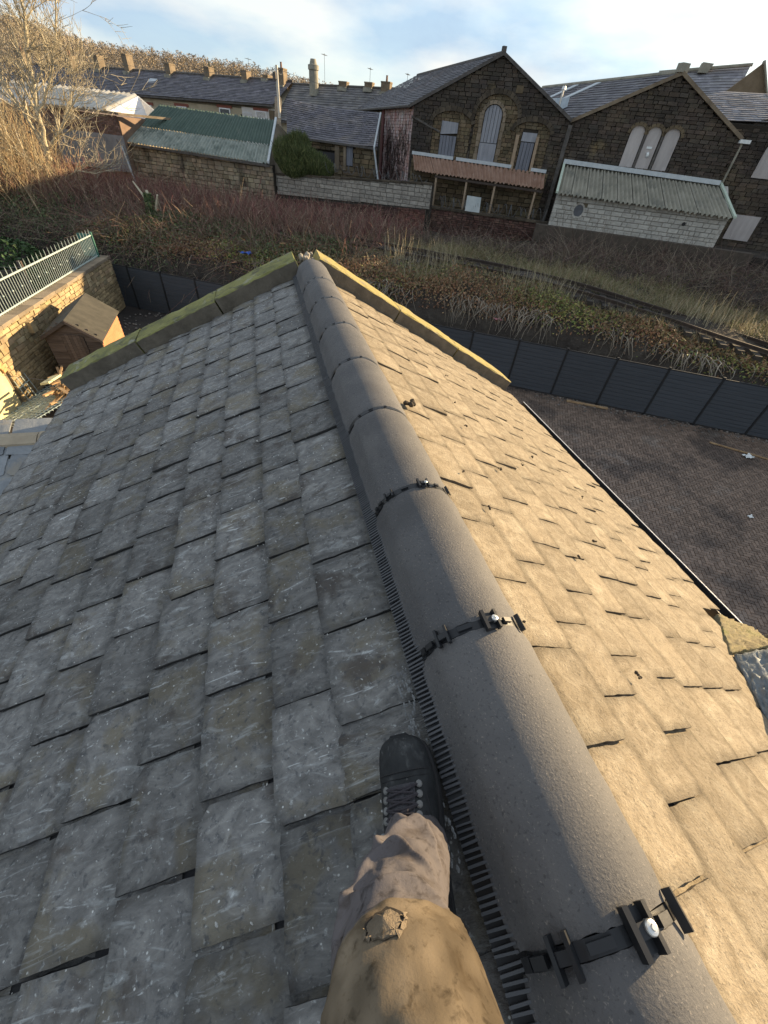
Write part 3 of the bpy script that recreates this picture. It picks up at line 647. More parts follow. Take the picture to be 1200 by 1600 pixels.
# abutment at the lower right: mossy fillet, lead, block of stone
def blob_sheet(name, pts, m, label, amp=.02, thick=.03, sub=9):
    """A rough sheet filling a four-sided outline, with thickness."""
    p00, p10, p11, p01 = map(Vector, pts); V = []; F = []; n = (p10-p00).cross(p01-p00).normalized()
    for i in range(sub+1):
        for j in range(sub+1):
            u, v = i/sub, j/sub; p = p00.lerp(p10, u).lerp(p01.lerp(p11, u), v); rim = i in (0, sub) or j in (0, sub)
            p = p + n*(random.uniform(-amp, amp)*(.3 if rim else 1)) + (p10-p00).normalized()*random.uniform(-amp, amp)*.6; V.append(tuple(p))
    I = lambda i, j: i*(sub+1)+j
    for i in range(sub):
        for j in range(sub): F.append((I(i, j), I(i+1, j), I(i+1, j+1), I(i, j+1)))
    rim = [I(i, 0) for i in range(sub+1)] + [I(sub, j) for j in range(1, sub+1)] + [I(i, sub) for i in range(sub-1, -1, -1)] + [I(0, j) for j in range(sub-1, 0, -1)]
    for k in range(len(rim)):
        a, b = V[rim[k]], V[rim[(k+1) % len(rim)]]; q = len(V); V += [tuple(Vector(a)-n*thick), tuple(Vector(b)-n*thick)]; F.append((rim[k], q, q+1, rim[(k+1) % len(rim)]))
    return link(name, mesh(name, V, F, True), m, house, label=label)
blob_sheet('mortar_fillet', [(2.33, .72, -1.850), (1.96, .45, -1.655), (2.36, .47, -1.76), (2.72, .66, -2.045)], M_mud, 'yellow moss covered mortar fillet beside the gutter end', amp=.013, sub=22)
blob_sheet('lead_valley', [(1.985, .445, -1.672), (1.66, .11, -1.505), (1.74, .13, -1.415), (2.24, .41, -1.60)], M_lead, 'rough grey lead valley beside the cut slates', amp=.011, sub=20)
mb = MB()
for (cx, cy, cz, r_) in ((2.62, .50, -1.96, .085), (2.46, .42, -1.86, .08)):
    mb.tube([(cx, cy, cz-.25), (cx, cy, cz), (cx+.01, cy, cz+.06), (cx, cy-.01, cz+.085)], [r_*1.05, r_, r_*.85, r_*.5], n=9)
mb.build('abutment_stone', M_copside, house, label='dark mossy stone at the end of the gutter', kind='stuff')
mb = MB()
for i in range(46):
    f = random.random(); x = 1.68-.42*f+random.uniform(-.02, .05); y = .12-.42*f+random.uniform(-.03, .03); r_ = random.uniform(.010, .030); c = Vector((x, y, zr(x)+.006))
    q = Vector((random.uniform(-1,1), random.uniform(-1,1), 0))*r_; mb.tube([c-q, c+Vector((0,0,r_*.3)), c+q], [r_*.4, r_*.8, r_*.3], n=6)
mb.build('valley_mortar', M_mortar, house, kind='stuff', label='chipped mortar along the cut slates')

# moss and crumbs lying on the sunlit slates
M_crumb = plain('dried_moss', (.055,.042,.028), rough=.95, v=.3, bump=.5)
def lump(name, c, r_, m, n=6, flat=.6):
    mb = MB()
    for _ in range(n):
        q = Vector(c)+Vector((random.uniform(-1, 1), random.uniform(-1, 1), random.uniform(0, .5)*flat))*r_; k = r_*random.uniform(.35, .7)
        mb.tube([q-Vector((0,0,k*.8)), q, q+Vector((random.uniform(-k,k)*.4, random.uniform(-k,k)*.4, k*flat))], [k*.8, k, k*.25], n=6)
    return mb.build(name, m)
crumbs = [(.60,1.62,.030),(1.06,2.05,.011),(1.02,1.35,.012),(1.30,1.55,.012),(.72,.94,.010),(.545,.42,.010),(.93,.30,.013),(1.42,1.0,.013),(1.55,1.78,.012),(.98,1.72,.012),(1.8,1.5,.013),(1.15,.82,.011),(.70,1.15,.009),(1.24,2.62,.012)]
ORD = ['topmost', 'second from the top', 'third from the top', 'fourth from the top', 'fifth from the top', 'sixth from the top', 'middle one', 'sixth from the bottom', 'fifth from the bottom', 'fourth from the bottom', 'third from the bottom', 'second from the bottom', 'lowest']
def img_y(p): q = np.array(p); return -np.dot(q, np.array(u2))/np.dot(q, np.array(fw))
rank = {k: n for n, k in enumerate(sorted(range(1, len(crumbs)), key=lambda k: img_y((crumbs[k][0], crumbs[k][1], zr(crumbs[k][0])))))}
for i, (x, y, r_) in enumerate(crumbs):
    o = lump('moss_clump', (x, y, zr(x)+.016), r_*.75, M_crumb, n=9 if i == 0 else 4)
    tag(o, 'largest ragged clump of dried moss on the sunlit slates, near the ridge' if i == 0 else 'small dark moss crumb on the sunlit slates, %s of the crumbs' % ORD[rank[i]], 'moss', 'moss crumbs on the sunlit slates' if i else None)
M_chip = plain('pale_mortar_chip', (.42,.42,.40), rough=.9, v=.2)
mb = MB()
for _ in range(900):
    x = random.uniform(-1.6, .2); y = random.uniform(-.4, 3.4); r_ = random.uniform(.0008, .0024)*(1 if random.random() < .96 else 1.7)*(1+.35*max(0, y))
    c = Vector((x, y, zl(x)+TH*1.3)); q = Vector((random.uniform(-1,1), random.uniform(-1,1), 0))*r_; mb.tube([c-q, c+Vector((0,0,r_*.4)), c+q*1.3], [r_*.4, r_*.8, r_*.3], n=5)
o = mb.build('mortar_crumbs', M_chip, kind='stuff')

# ------------------------------------------------------------------ lower roof of the rear extension at the left
ext = thing('rear_extension', 'lower slate roof of the rear extension tucked below the left eave', 'extension', (-3.5, 2.5, YARD))
ZE = -2.2; YE = 3.66
ms_ = [slate_mesh(.40, .012, mat('pale_extension_slate', [(.16,.175,.19), (.24,.255,.265)], scale=6, dist=1, rough=.6, bump=.6, bscale=40, bdist=.008, rnd=.22, layers=[((.33,.28,.20), 5, (1,1,1), .56, .68, .5)]), 1.4) for _ in range(5)]
pe = R(21)
for row in range(7):
    x = -6.0 + random.uniform(0, .2)
    yt = YE - .18 - row*.20
    while x < -1.72:
        w = random.uniform(.22, .34); dn = Vector((0, -math.cos(pe), -math.sin(pe))); nr = Vector((0, -math.sin(pe), math.cos(pe))); tl = .055
        dx = dn*math.cos(tl)+nr*math.sin(tl); nz = nr*math.cos(tl)-dn*math.sin(tl); dy = nz.cross(dx); rot = Matrix((dx, dy, nz)).transposed().to_4x4()
        c = Vector((x+w/2, yt, ZE-(YE-yt)*math.tan(pe)+.012)) + nr*random.uniform(-.002, .004)
        if row < 4 or True: put('slate', random.choice(ms_), ext, Matrix.Translation(c) @ rot @ Matrix.Diagonal((1, (w-.022)/SWM, 1, 1)))
        x += w
x = -6.0
M_exr = mat('extension_ridge_stone', [(.26,.215,.155), (.37,.31,.225)], scale=5, rough=.95, bump=.6, bscale=40, rnd=.14)
while x < -1.75:
    w = min(random.uniform(.4, .62), -1.70-x); mb = MB(); jz = random.uniform(-.006, .006)
    mb.prism([(x+.006, YE-.10, ZE-.030+jz), (x+.006, YE-.095, ZE+.0+jz), (x+.006, YE-.02, ZE+.032+jz), (x+.006, YE+.03, ZE+.032+jz), (x+.006, YE+.13, ZE-.015+jz), (x+.006, YE+.12, ZE-.045+jz), (x+.006, YE, ZE-.005)], (w-.012, 0, 0)); mb.build('ridge_stone', M_exr, ext); x += w
mb = MB(); mb.prism([(-6, YE+.5, -2.55), (-6, YE, ZE-.02), (-6, YE-3.2, ZE-.02-3.2*math.tan(pe)), (-6, YE-3.2, YARD), (-6, YE+.5, YARD)], (4.33, 0, 0)); mb.build('wall', M_stone, ext)

# ------------------------------------------------------------------ the person's leg
person = thing('person', 'person in torn tan work trousers and a black boot standing on the shaded slates', 'person', (.15, .02, -.88))
def loft(name, path, rad, m, nseg=56, nlen=110, disp=None, mats=None, squash=None):
    """Continuous tube along a smooth path, with cloth folds from disp(t, a)."""
    P = [Vector(p) for p in path]; n = len(P)
    def cr_(arr, u):
        u = u*(n-1); i = min(int(u), n-2); f = u-i; g = lambda k: arr[max(0, min(n-1, k))]
        p0, p1, p2, p3 = g(i-1), g(i), g(i+1), g(i+2)
        return (p1*2 + (p2-p0)*f + (p0*2-p1*5+p2*4-p3)*f*f + (p1*3-p0-p2*3+p3)*f**3)*.5
    V = []; F = []; prev = None; cen = []
    for i in range(nlen+1):
        t = i/nlen; c = cr_(P, t); d = (cr_(P, min(1, t+.01))-cr_(P, max(0, t-.01))).normalized(); r_ = cr_(rad, t)
        x = (prev - d*prev.dot(d)).normalized() if prev is not None else (Vector((1,0,0)) - d*d.x).normalized()
        prev = x; y = d.cross(x); cen.append((c, d, x, y))
        for k in range(nseg):
            a = 2*math.pi*k/nseg; w = r_ + (disp(t, a, r_) if disp else 0); sq = squash(t) if squash else 1
            V.append(tuple(c + x*math.cos(a)*w + y*math.sin(a)*w*sq))
    for i in range(nlen):
        for k in range(nseg):
            k2 = (k+1) % nseg; F.append((i*nseg+k, i*nseg+k2, (i+1)*nseg+k2, (i+1)*nseg+k))
    F.append(tuple(nlen*nseg+k for k in range(nseg)))
    me = mesh(name, V, F, True); o = link(name, me, m, person)
    return o, cen
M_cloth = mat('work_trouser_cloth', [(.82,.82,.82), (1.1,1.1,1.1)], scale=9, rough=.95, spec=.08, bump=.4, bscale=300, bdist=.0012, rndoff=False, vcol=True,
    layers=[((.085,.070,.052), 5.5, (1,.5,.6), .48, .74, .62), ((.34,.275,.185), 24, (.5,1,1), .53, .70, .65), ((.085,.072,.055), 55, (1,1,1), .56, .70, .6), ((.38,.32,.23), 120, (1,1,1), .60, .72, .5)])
lp = [(.146,.064,-.838), (.131,.052,-.80), (.108,.032,-.752), (.086,.010,-.706), (.069,-.008,-.672), (.058,-.041,-.604), (.051,-.073,-.558), (.045,-.112,-.540), (.040,-.20,-.528), (.035,-.34,-.515), (.03,-.52,-.50)]
lr = [.043, .0475, .0520, .0545, .0560, .0615, .0715, .081, .089, .094, .100]
def ridge_fold(t, a, t0, a0, sl, wid, ln, amp):
    da = (a-a0+math.pi) % (2*math.pi) - math.pi
    q = (t - t0 - sl*da - .02*math.sin(3*da))/wid
    f = math.exp(-abs(q)**1.7) - .45*math.exp(-((q+1.9)/1.3)**2)
    return amp*f*math.exp(-(da/ln)**4)
FOLDS = [(.085, 2.2, .05, .020, 1.3, .006), (.175, 1.30, -.10, .026, 1.0, .0120), (.275, 1.9, .085, .024, .95, .0115), (.345, 1.25, -.11, .020, .95, .0105), (.415, 2.3, .075, .016, 1.3, .0120), (.47, 1.5, -.05, .014, 1.2, .0085),
         (.60, 2.5, .04, .016, .8, .004), (.66, .9, -.05, .02, .7, .004), (.71, 2.0, .03, .015, .9, .003)]
from mathutils import noise as mnoise
def cloth(t, a, r_):
    w = 0
    for f_ in FOLDS: w += ridge_fold(t, a, *f_)
    q = Vector((math.cos(a)*2.0, math.sin(a)*2.0, t*16)); n1_ = mnoise.noise(q*1.15); n2_ = mnoise.noise(q*2.7+Vector((5,1,2)))
    w += .0045*(.35-abs(n1_))*(1.0 if t < .52 else .75) + .0016*(.3-abs(n2_)) + .0016*math.sin(3*a+14*t)
    if t < .012: w -= .004
    if t > .52: w += .0045*min(1, (t-.52)/.006)        # worn over-patch of the thigh starts with a step
    return w
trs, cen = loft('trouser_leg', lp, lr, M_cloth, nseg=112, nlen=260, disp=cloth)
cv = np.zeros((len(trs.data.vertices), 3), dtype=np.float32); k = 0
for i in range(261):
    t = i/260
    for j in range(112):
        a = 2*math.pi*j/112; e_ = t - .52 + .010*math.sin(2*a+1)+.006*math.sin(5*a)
        tan_ = min(1, max(0, e_/.004)); fa = .5+.5*math.sin(a-1.2)      # fa paints shade on one side of the worn cloth
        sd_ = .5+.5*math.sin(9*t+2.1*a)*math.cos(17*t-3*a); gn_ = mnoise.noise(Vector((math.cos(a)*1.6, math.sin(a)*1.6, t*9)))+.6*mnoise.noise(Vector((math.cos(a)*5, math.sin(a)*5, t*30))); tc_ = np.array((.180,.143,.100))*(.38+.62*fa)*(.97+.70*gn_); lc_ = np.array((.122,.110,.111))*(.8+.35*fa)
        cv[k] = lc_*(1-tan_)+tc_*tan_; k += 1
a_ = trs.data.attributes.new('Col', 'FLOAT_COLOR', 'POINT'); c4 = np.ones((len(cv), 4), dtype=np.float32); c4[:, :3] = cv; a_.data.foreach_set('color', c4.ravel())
# torn flap at the knee
def leg_pt(t, a, off):
    i = int(t*260); c, d, x, y = cen[i]; n = len(lr)
    u = t*(n-1); q = min(int(u), n-2); r_ = lr[q]+(lr[q+1]-lr[q])*(u-q)
    return c + (x*math.cos(a)+y*math.sin(a))*(r_+cloth(t, a, r_)+off)
M_tear = plain('torn_lining_cloth', (.165,.13,.09), rough=.95, v=.25, bump=.5, bscale=300)
M_hole = plain('dark_tear', (.030,.024,.018), rough=1)
mb = MB(); ce = (.575, 1.62)
ring0 = []
for q in range(22):
    an = 2*math.pi*q/22; rr = 1+random.uniform(-.12, .12); ring0.append((ce[0]+.017*math.sin(an)*rr, ce[1]+.25*math.cos(an)*rr))
mb.quad(*[leg_pt(t, a, .0016) for t, a in ring0]); mb.build('tear', M_hole, person)
mb = MB(); c0 = [leg_pt(ce[0]+.0035+(t-ce[0])*.84, ce[1]+.01+(a-ce[1])*.84, .0024) for t, a in ring0]; mid = leg_pt(ce[0]+.004, ce[1], .0075)
for q in range(22): mb.quad(c0[q], c0[(q+1) % 22], mid)
mb.build('torn_patch', M_tear, person)
mb = MB()
for q in range(1, 12):
    t, a = ring0[q]; t2, a2 = ring0[(q+1) % 22]; k1, k2 = random.uniform(.92, 1.16), random.uniform(.92, 1.16); f = lambda tt, aa, k_: (ce[0]+(tt-ce[0])*k_, ce[1]+(aa-ce[1])*k_)
    mb.quad(leg_pt(t, a, .0026+random.uniform(0, .0012)), leg_pt(t2, a2, .0026+random.uniform(0, .0012)), leg_pt(*f(t2, a2, 1.12*k2), .0008), leg_pt(*f(t, a, 1.12*k1), .0008))
for q in range(18):
    t, a = ring0[random.randrange(1, 13)]; p = leg_pt(t, a, .002); mb.tube([p, p+Vector((random.uniform(-.004,.004), random.uniform(-.002,.004), random.uniform(.001,.004)))], [.0005, .0003], n=3)
mb.build('frayed_edge', M_tear, person)
# hem seam along the leg
mb = MB(); mb.tube([leg_pt(t, .35, .0012) for t in np.linspace(.02, .40, 60)], .0011, n=5); pass

# boot: stations along the foot from heel to toe on the slope of the slates
NS = Vector((-math.sin(PL), 0, math.cos(PL))); FD = (Vector((.125, .99, 0)) - NS*Vector((.125, .99, 0)).dot(NS)).normalized(); SD = FD.cross(NS)
HEEL = Vector((.1455, -.068, zl(.1455))) + NS*(TH*1.6)
def bp(l, w, h): return HEEL + FD*l + SD*w + NS*h
ST = [(0.0, .026, .070, 0), (.012, .034, .095, 0), (.04, .038, .105, 0), (.09, .040, .105, 0), (.135, .043, .100, .001), (.165, .046, .088, .002), (.195, .049, .074, .003), (.225, .050, .060, .003), (.25, .0485, .053, .002), (.27, .0455, .050, .001), (.285, .040, .046, -.001), (.294, .031, .039, -.003), (.2985, .022, .033, -.004), (.301, .012, .027, -.0045)]
V = []; F = []; NK = 36; NT = 60
def sta(u):
    u = u*(len(ST)-1); i = min(int(u), len(ST)-2); f = u-i; f = f*f*(3-2*f)*.35+f*.65; return [ST[i][q]*(1-f)+ST[i+1][q]*f for q in range(4)]
for i in range(NT+1):
    l, w, h, o_ = sta(i/NT)
    for k in range(NK):
        an = math.pi*k/(NK-1); cx = math.cos(an); sz = math.sin(an)
        ww = w*math.copysign(abs(cx)**.62, cx); hh = .018 + (h-.018)*abs(sz)**.78
        rgh = .0009*math.sin(23*l*10+k*.9)+random.uniform(-.0003, .0003)
        if .15 < l < .185: rgh += -.0016*math.sin((l-.15)/.035*math.pi*4)*sz      # flex creases at the toes
        if l > .225 and abs(cx) < .75: rgh += -.0012                                    # toe cap seam
        V.append(tuple(bp(l, ww+o_, hh+rgh)))
for i in range(NT):
    for k in range(NK-1): F.append((i*NK+k, (i+1)*NK+k, (i+1)*NK+k+1, i*NK+k+1))
F.append(tuple(range(NK))); F.append(tuple(NT*NK+k for k in reversed(range(NK))))
boot = link('boot', mesh('boot', V, F, True), M_boot, person)
mb = MB()
def outline(g, h):
    pts = []
    for i in range(31): l, w, _, o_ = sta(i/30); pts.append((l+(g if i == 30 else 0), w+o_+g))
    right = [bp(l, w, h) for l, w in pts]
    left = []
    for i in range(31): l, w, _, o_ = sta(i/30); left.append(bp(l+(g if i == 30 else 0), -w+o_-g, h))
    return right + left[::-1]
mb.prism(outline(.0045, 0), NS*.019); mb.build('sole', M_sole, boot)
def top(l, f):          # a point on the upper at side fraction f (-1 left .. 1 right)
    u0 = 0
    for i in range(400):
        if sta(i/400)[0] >= l: u0 = i/400; break
    _, w, h, o_ = sta(u0); cx = max(-.999, min(.999, f)); an = math.acos(cx); hh = .018+(h-.018)*math.sin(an)**.78
    return bp(l, w*math.copysign(abs(cx)**.62, cx)+o_, hh)
mb = MB()
def over(l, f, lift=.003): return top(l, f)+NS*lift
rows_ = [.212, .197, .182, .168]
for q, l in enumerate(rows_):
    mb.tube([over(l, -.42, .003), over(l-.002, -.2, .0065), over(l-.004, .05, .0075), over(l-.001, .25, .0065), over(l, .42, .003)], .0022, n=6)
    if q < 3: mb.tube([over(l, -.40, .003), over(l-.006, -.1, .0085), over(l-.012, .25, .0068), over(rows_[q+1], .42, .003)], .0020, n=6)
    if q < 3: mb.tube([over(l, .40, .003), over(l-.006, .1, .0085), over(l-.011, -.25, .0068), over(rows_[q+1], -.42, .003)], .0020, n=6)
mb.build('lace', M_lace, boot)
for l in rows_:
    for sgn in (-1, 1):
        mb = MB(); p = over(l, sgn*.45, .0015); n_ = (NS+SD*sgn*.45).normalized(); mb.tube([p-n_*.001, p+n_*.002, p+n_*.0035], [.0058, .0058, .0035], n=10); mb.build('eyelet', M_eyelet, boot)
mb = MB()
for q in range(5):
    l = .16-.022*q; mb.tube([over(l+.035, .72, .0008), over(l+.01, .86, .0012), over(l-.03, .965, .0008)], .0013, n=5)
mb.tube([over(.236, f, .0006) for f in np.linspace(-.93, .93, 24)], .0011, n=5)
mb.tube([over(.226, f, .0004) for f in np.linspace(-.9, .9, 24)], .0008, n=5)
mb.build('stitched_strip', M_sole, boot)
mb = MB(); N_ = 10; pr = None
for i in range(N_+1):
    l = .150+.066*i/N_; cur = [over(l, f, .0022+.0015*(1-abs(f)/.3)) for f in (-.3, -.15, 0, .15, .3)]
    if pr:
        for k in range(4): mb.quad(pr[k], pr[k+1], cur[k+1], cur[k])
    pr = cur
mb.build('tongue', plain('grey_mesh_tongue', (.07,.068,.075), rough=.95, v=.4, bump=.6, bscale=400), boot)

# ------------------------------------------------------------------ block paving of the yard: herringbone
pav = [block_mesh('paver', M_paver, .03, .035) for _ in range(5)]
# laid flat: the block's front face (-Y) turned up
FLAT = Matrix(((1,0,0,0),(0,0,-1,0),(0,-1,0,0),(0,0,0,1)))
FLAT = Matrix.Rotation(-math.pi/2, 4, 'X')
ang = R(-31); ca, sa = math.cos(ang), math.sin(ang); Bp = .1
def herring(xr, yr):
    n = int(max(xr, yr)/Bp); out = []
    for i in range(-n, n):
        for j in range(-n, n):
            r_ = (i-j) % 4
            if r_ == 0: out.append(((i+1)*Bp, (j+.5)*Bp, 0))
            elif r_ == 3: out.append(((i+.5)*Bp, (j+1)*Bp, 1))
    return out
pv = []
for (x, y, o_) in herring(10, 10):
    X = 9.5 + x*ca - y*sa; Y = 6.0 + x*sa + y*ca
    s = X*SX.x+Y*SX.y; t = X*TX.x+Y*TX.y
    if X < 2.6 or X > 19.5 or Y < 0.2 or t > 16.82: continue
    pv.append((X, Y, o_, X*X+Y*Y+50))
cf = np.array([fw.x, fw.y, fw.z]); crt = np.array([r2.x, r2.y, r2.z]); cup = np.array([u2.x, u2.y, u2.z])
def in_view(p, mx=1.06):
    d = float(np.dot(p, cf)); return d > .05 and abs(np.dot(p, crt)/d*620) < 600*mx and abs(np.dot(p, cup)/d*620) < 800*mx
pv = [q for q in pv if in_view(np.array((q[0], q[1], YARD)), 1.25)]
def shown(q):
    # in sight beyond the gutter line from the roof
    return (q[0]*2.076/7.26) > 2.68 and in_view(np.array((q[0], q[1], YARD)), 1.0)
pv.sort(key=lambda q: (not shown(q), q[3]))
mb = MB()
for n_, (X, Y, o_, _) in enumerate(pv):
    hz = -.012*max(0, math.sin(X*1.3+Y*.7))*.6 + random.uniform(-.004, .004)
    rz = ang + (math.pi/2 if o_ else 0) + random.uniform(-.03, .03)
    if n_ < 300:
        mw = Matrix.Translation((X, Y, YARD-.025+hz)) @ Matrix.Rotation(rz, 4, 'Z') @ FLAT @ Matrix.Diagonal((.191, .06, .091, 1)); put('paver', random.choice(pav), yard, mw)
    else:
        ax = Vector((math.cos(rz), math.sin(rz), 0)); ay = Vector((-ax.y, ax.x, 0)); c = Vector((X, Y, YARD+.005+hz)); k_ = random.uniform(.74, 1.24)
        q = [c-ax*.09-ay*.0405, c+ax*.09-ay*.0405, c+ax*.09+ay*.0405, c-ax*.09+ay*.0405]; lo = [p*1 for p in q]
        lo = [c+(p-c)*1.07-Vector((0,0,.03)) for p in q]; nn_ = len(mb.v); mb.v += [tuple(p) for p in lo+q]; mb.c += [(k_, k_*.99, k_*.97)]*8
        mb.f.append((nn_+4, nn_+5, nn_+6, nn_+7))
        for i in range(4): mb.f.append((nn_+i, nn_+(i+1) % 4, nn_+4+(i+1) % 4, nn_+4+i))
mb.build('block_paving', M_paverj, yard, kind='stuff')

# ------------------------------------------------------------------ composite fence along the yard
fence = thing('panel_fence', 'long dark grey composite panel fence along the yard under the railway bank', 'fence', W(0, 16.95, YARD))
FP = 1.835; s0 = 2.56 - FP*12
fs = [s0 + FP*i for i in range(24)]; fs[0] = -19.0
board_me = {}
for i in range(len(fs)-1):
    a, b = fs[i], fs[i+1]
    if b < -19 or a > 21: continue
    mb = MB(); nb = 12; hb = 1.80/nb
    z0 = YARD+.02
    for k in range(nb):
        zz = z0+k*hb; P = [(16.935, zz+.004), (16.925, zz+.012), (16.925, zz+hb-.010), (16.935, zz+hb-.002)]
        q0 = [W(a+.035, t, z) for t, z in P]; q1 = [W(b-.035, t, z) for t, z in P]
        for m_ in range(3): mb.quad(q0[m_], q1[m_], q1[m_+1], q0[m_+1])
        mb.quad(W(a+.035, 16.955, zz), W(b-.035, 16.955, zz), W(b-.035, 16.955, zz+hb), W(a+.035, 16.955, zz+hb))
    pn = mb.build('panel', M_fence, fence)
    mb = MB(); mb.obox(W(a+.03, 16.922, z0+1.80), (SX*(b-a-.06)), TX*.045, (0,0,.035)); mb.build('top_rail', M_post, pn)
for a in fs:
    if -19.5 < a < 21:
        mb = MB(); mb.obox(W(a-.036, 16.905, YARD-.2), SX*.072, TX*.075, (0,0,2.09)); mb.obox(W(a-.042, 16.899, YARD+1.89), SX*.084, TX*.087, (0,0,.02)); mb.build('post', M_post, fence)
mb = MB()
mb.cbox(W(4.0, 16.6, YARD+.04), SX*1.6+TX*.06, TX*.10, (0,0,.05)); tag(mb.build('loose_plank', M_timber), 'pale loose plank lying on the paving at the foot of the panel fence', 'plank')
mb = MB(); mb.cbox(W(9.2, 15.4, YARD+.04), SX*1.8-TX*.35, TX*.05, (0,0,.04)); tag(mb.build('timber_batten', M_timber), 'thin timber batten lying askew on the paving near the right end of the fence', 'batten')
def rag(name, c, r_, m, label, cat, n=9):
    V = []; F = []
    for i in range(n+1):
        for j in range(n+1):
            u, v = i/n-.5, j/n-.5; k_ = 1+random.uniform(-.25, .25); V.append((c[0]+u*2*r_*k_+random.uniform(-.1,.1)*r_, c[1]+v*2*r_*k_*.6, c[2]+r_*(.18+.22*math.sin(9*u+3*v)*math.cos(7*v))+random.uniform(0, .12)*r_))
    for i in range(n):
        for j in range(n):
            if abs(i-n/2)+abs(j-n/2) < n*.72: a = i*(n+1)+j; F.append((a, a+n+1, a+n+2, a+1))
    o = link(name, mesh(name, V, F, True), m); tag(o, label, cat); return o
rag('plastic_scrap', (15.9, 7.95, YARD+.02), .20, M_litter, 'flat white plastic scrap lying alone on the block paving', 'litter')
rag('crumpled_wrapper', (13.0, 5.35, YARD+.02), .10, M_litter, 'small crumpled pale wrapper on the paving, nearer the house than the plastic scrap', 'litter')
mb = MB()
for _ in range(260):
    s = random.uniform(2, 12); t = 16.85-abs(random.gauss(0, .35)); r_ = random.uniform(.012, .05)
    if 2.0 < s < 12: c = W(s, t, YARD+.01); mb.tube([c, c+Vector((0,0,r_*.5)), c+Vector((0,0,r_*.9))], [r_, r_*.85, r_*.3], n=5, c=(random.uniform(.6,1.2),)*3)
mb.build('rubble', mat('rubble_bits', [(.10,.09,.08), (.22,.20,.18)], vcol=True, rough=.95), kind='stuff')

# ------------------------------------------------------------------ garden wall with railings, shed and heaps at the left
WA, WB = Vector((-8.35, 10.6, 0)), Vector((-6.90, 23.95, 0)); WD = (WB-WA).normalized(); WNr = Vector((WD.y, -WD.x, 0)); WL = (WB-WA).length
gw = thing('garden_wall', 'sunlit golden stone garden wall with stone copings and green iron railings on top', 'wall', (WA.x, WA.y, YARD))
WH = 2.10
mb = MB(); o0 = WA + Vector((0,0,YARD-.1)) - WNr*.03
mb.obox(o0, WD*WL, -WNr*.34, (0,0,WH+.1)); mb.build('wall_core', M_gjoint, gw)
ARC_U = 2.75
def arch_hole(u, z): return abs(u-ARC_U) < .80 and z < 1.15+.55*math.sqrt(max(0, 1-((u-ARC_U)/.8)**2))
masonry(gw, WA+Vector((0,0,YARD)), WD, WNr, WL, 0, WH, .145, .36, M_gstone, depth=.09, gap=.016, rough=.07, skip=arch_hole, limit=300, jm=mat('golden_sandstone_far', [(.22,.165,.095), (.32,.245,.14), (.40,.31,.18)], scale=3, rough=.95, bump=.7, bscale=22, bdist=.03, vcol=True))
u = 0
while u < WL:
    l = min(random.uniform(.7, 1.0), WL-u); mb = MB(); dz = random.uniform(-.012, .012)
    mb.obox(WA+WD*(u+.006)+WNr*.07+Vector((0,0,YARD+WH+.003)), WD*(l-.012), -WNr*.48, (0,0,.10+dz)); mb.build('coping_stone', M_dress, gw); u += l
# blocked arch: brick ring and rendered infill
for q in range(15):
    an = math.pi*(q+.5)/15; c = WA+WD*(ARC_U-math.cos(an)*.70)+Vector((0,0,YARD+1.15+.47*math.sin(an)))+WNr*.04
    tn = (WD*math.sin(an)*.7+Vector((0,0,math.cos(an)*.47))).normalized(); nr = WNr.cross(tn)
    mb = MB(); mb.cbox(c, tn*.10, nr*.2, WNr*.09); mb.build('arch_brick', mat('orange_brick', [(.42,.23,.10), (.56,.33,.15)], scale=3, rough=.9) if q == 0 else MATS['orange_brick'], gw)
mb = MB(); mb.cbox(WA+WD*ARC_U+Vector((0,0,YARD+.66)), WD*1.26, Vector((0,0,1.30)), WNr*.04)
mb.build('arch_infill', mat('yellow_render', [(.46,.40,.22), (.58,.51,.30)], scale=2, rough=.95, bump=.4), gw)
mb = MB(); mb.cbox(WA+WD*5.55+Vector((0,0,YARD+1.75))+WNr*.09, WD*.26, Vector((0,0,.34)), WNr*.20); mb.build('corbel', M_gstone, gw, label='projecting corbel stone above the shed')
# railing on the wall
ZR = YARD+WH+.12
rl = thing('railing', 'pale green iron railing with spiked tops standing on the garden wall', 'railing', (WA.x-.3, WA.y, ZR))
RO = WA - WNr*.30
mb = MB(); mb.tube([RO+WD*.2+Vector((0,0,ZR+.03)), RO+WD*(WL-.3)+Vector((0,0,ZR+.03))], .024, n=6); mb.build('bottom_rail', M_rail, rl)
mb = MB(); mb.tube([RO+WD*.2+Vector((0,0,ZR+.80)), RO+WD*(WL-.3)+Vector((0,0,ZR+.80))], .028, n=6); mb.build('top_rail', M_rail, rl)
N_ = int((WL-.5)/.145)
for q in range(N_):
    p = RO+WD*(.25+.145*q); hh = 1.06 if q % 2 == 0 else .79
    mb = MB(); mb.tube([p+Vector((0,0,ZR-.02)), p+Vector((0,0,ZR+hh-.10)), p+Vector((0,0,ZR+hh))], [.0115, .0115, .002], n=5)
    if q % 4 == 1: mb.tube([p+Vector((0,0,ZR+.36)), p+Vector((0,0,ZR+.40)), p+Vector((0,0,ZR+.44))], [.012, .036, .012], n=6)
    mb.build('railing_bar', M_rail, rl)
p = RO+WD*(WL-.3); mb = MB(); mb.obox(p+Vector((-.04,-.04,ZR-.1)), (.09,0,0), (0,.09,0), (0,0,1.02)); mb.obox(p+Vector((-.01,-.03,ZR)), (-.55,.1,0), (0,.03,0), (0,0,.85)); mb.build('end_post', mat('dark_green_iron', [(.05,.14,.11),(.08,.20,.16)], rough=.5), rl)

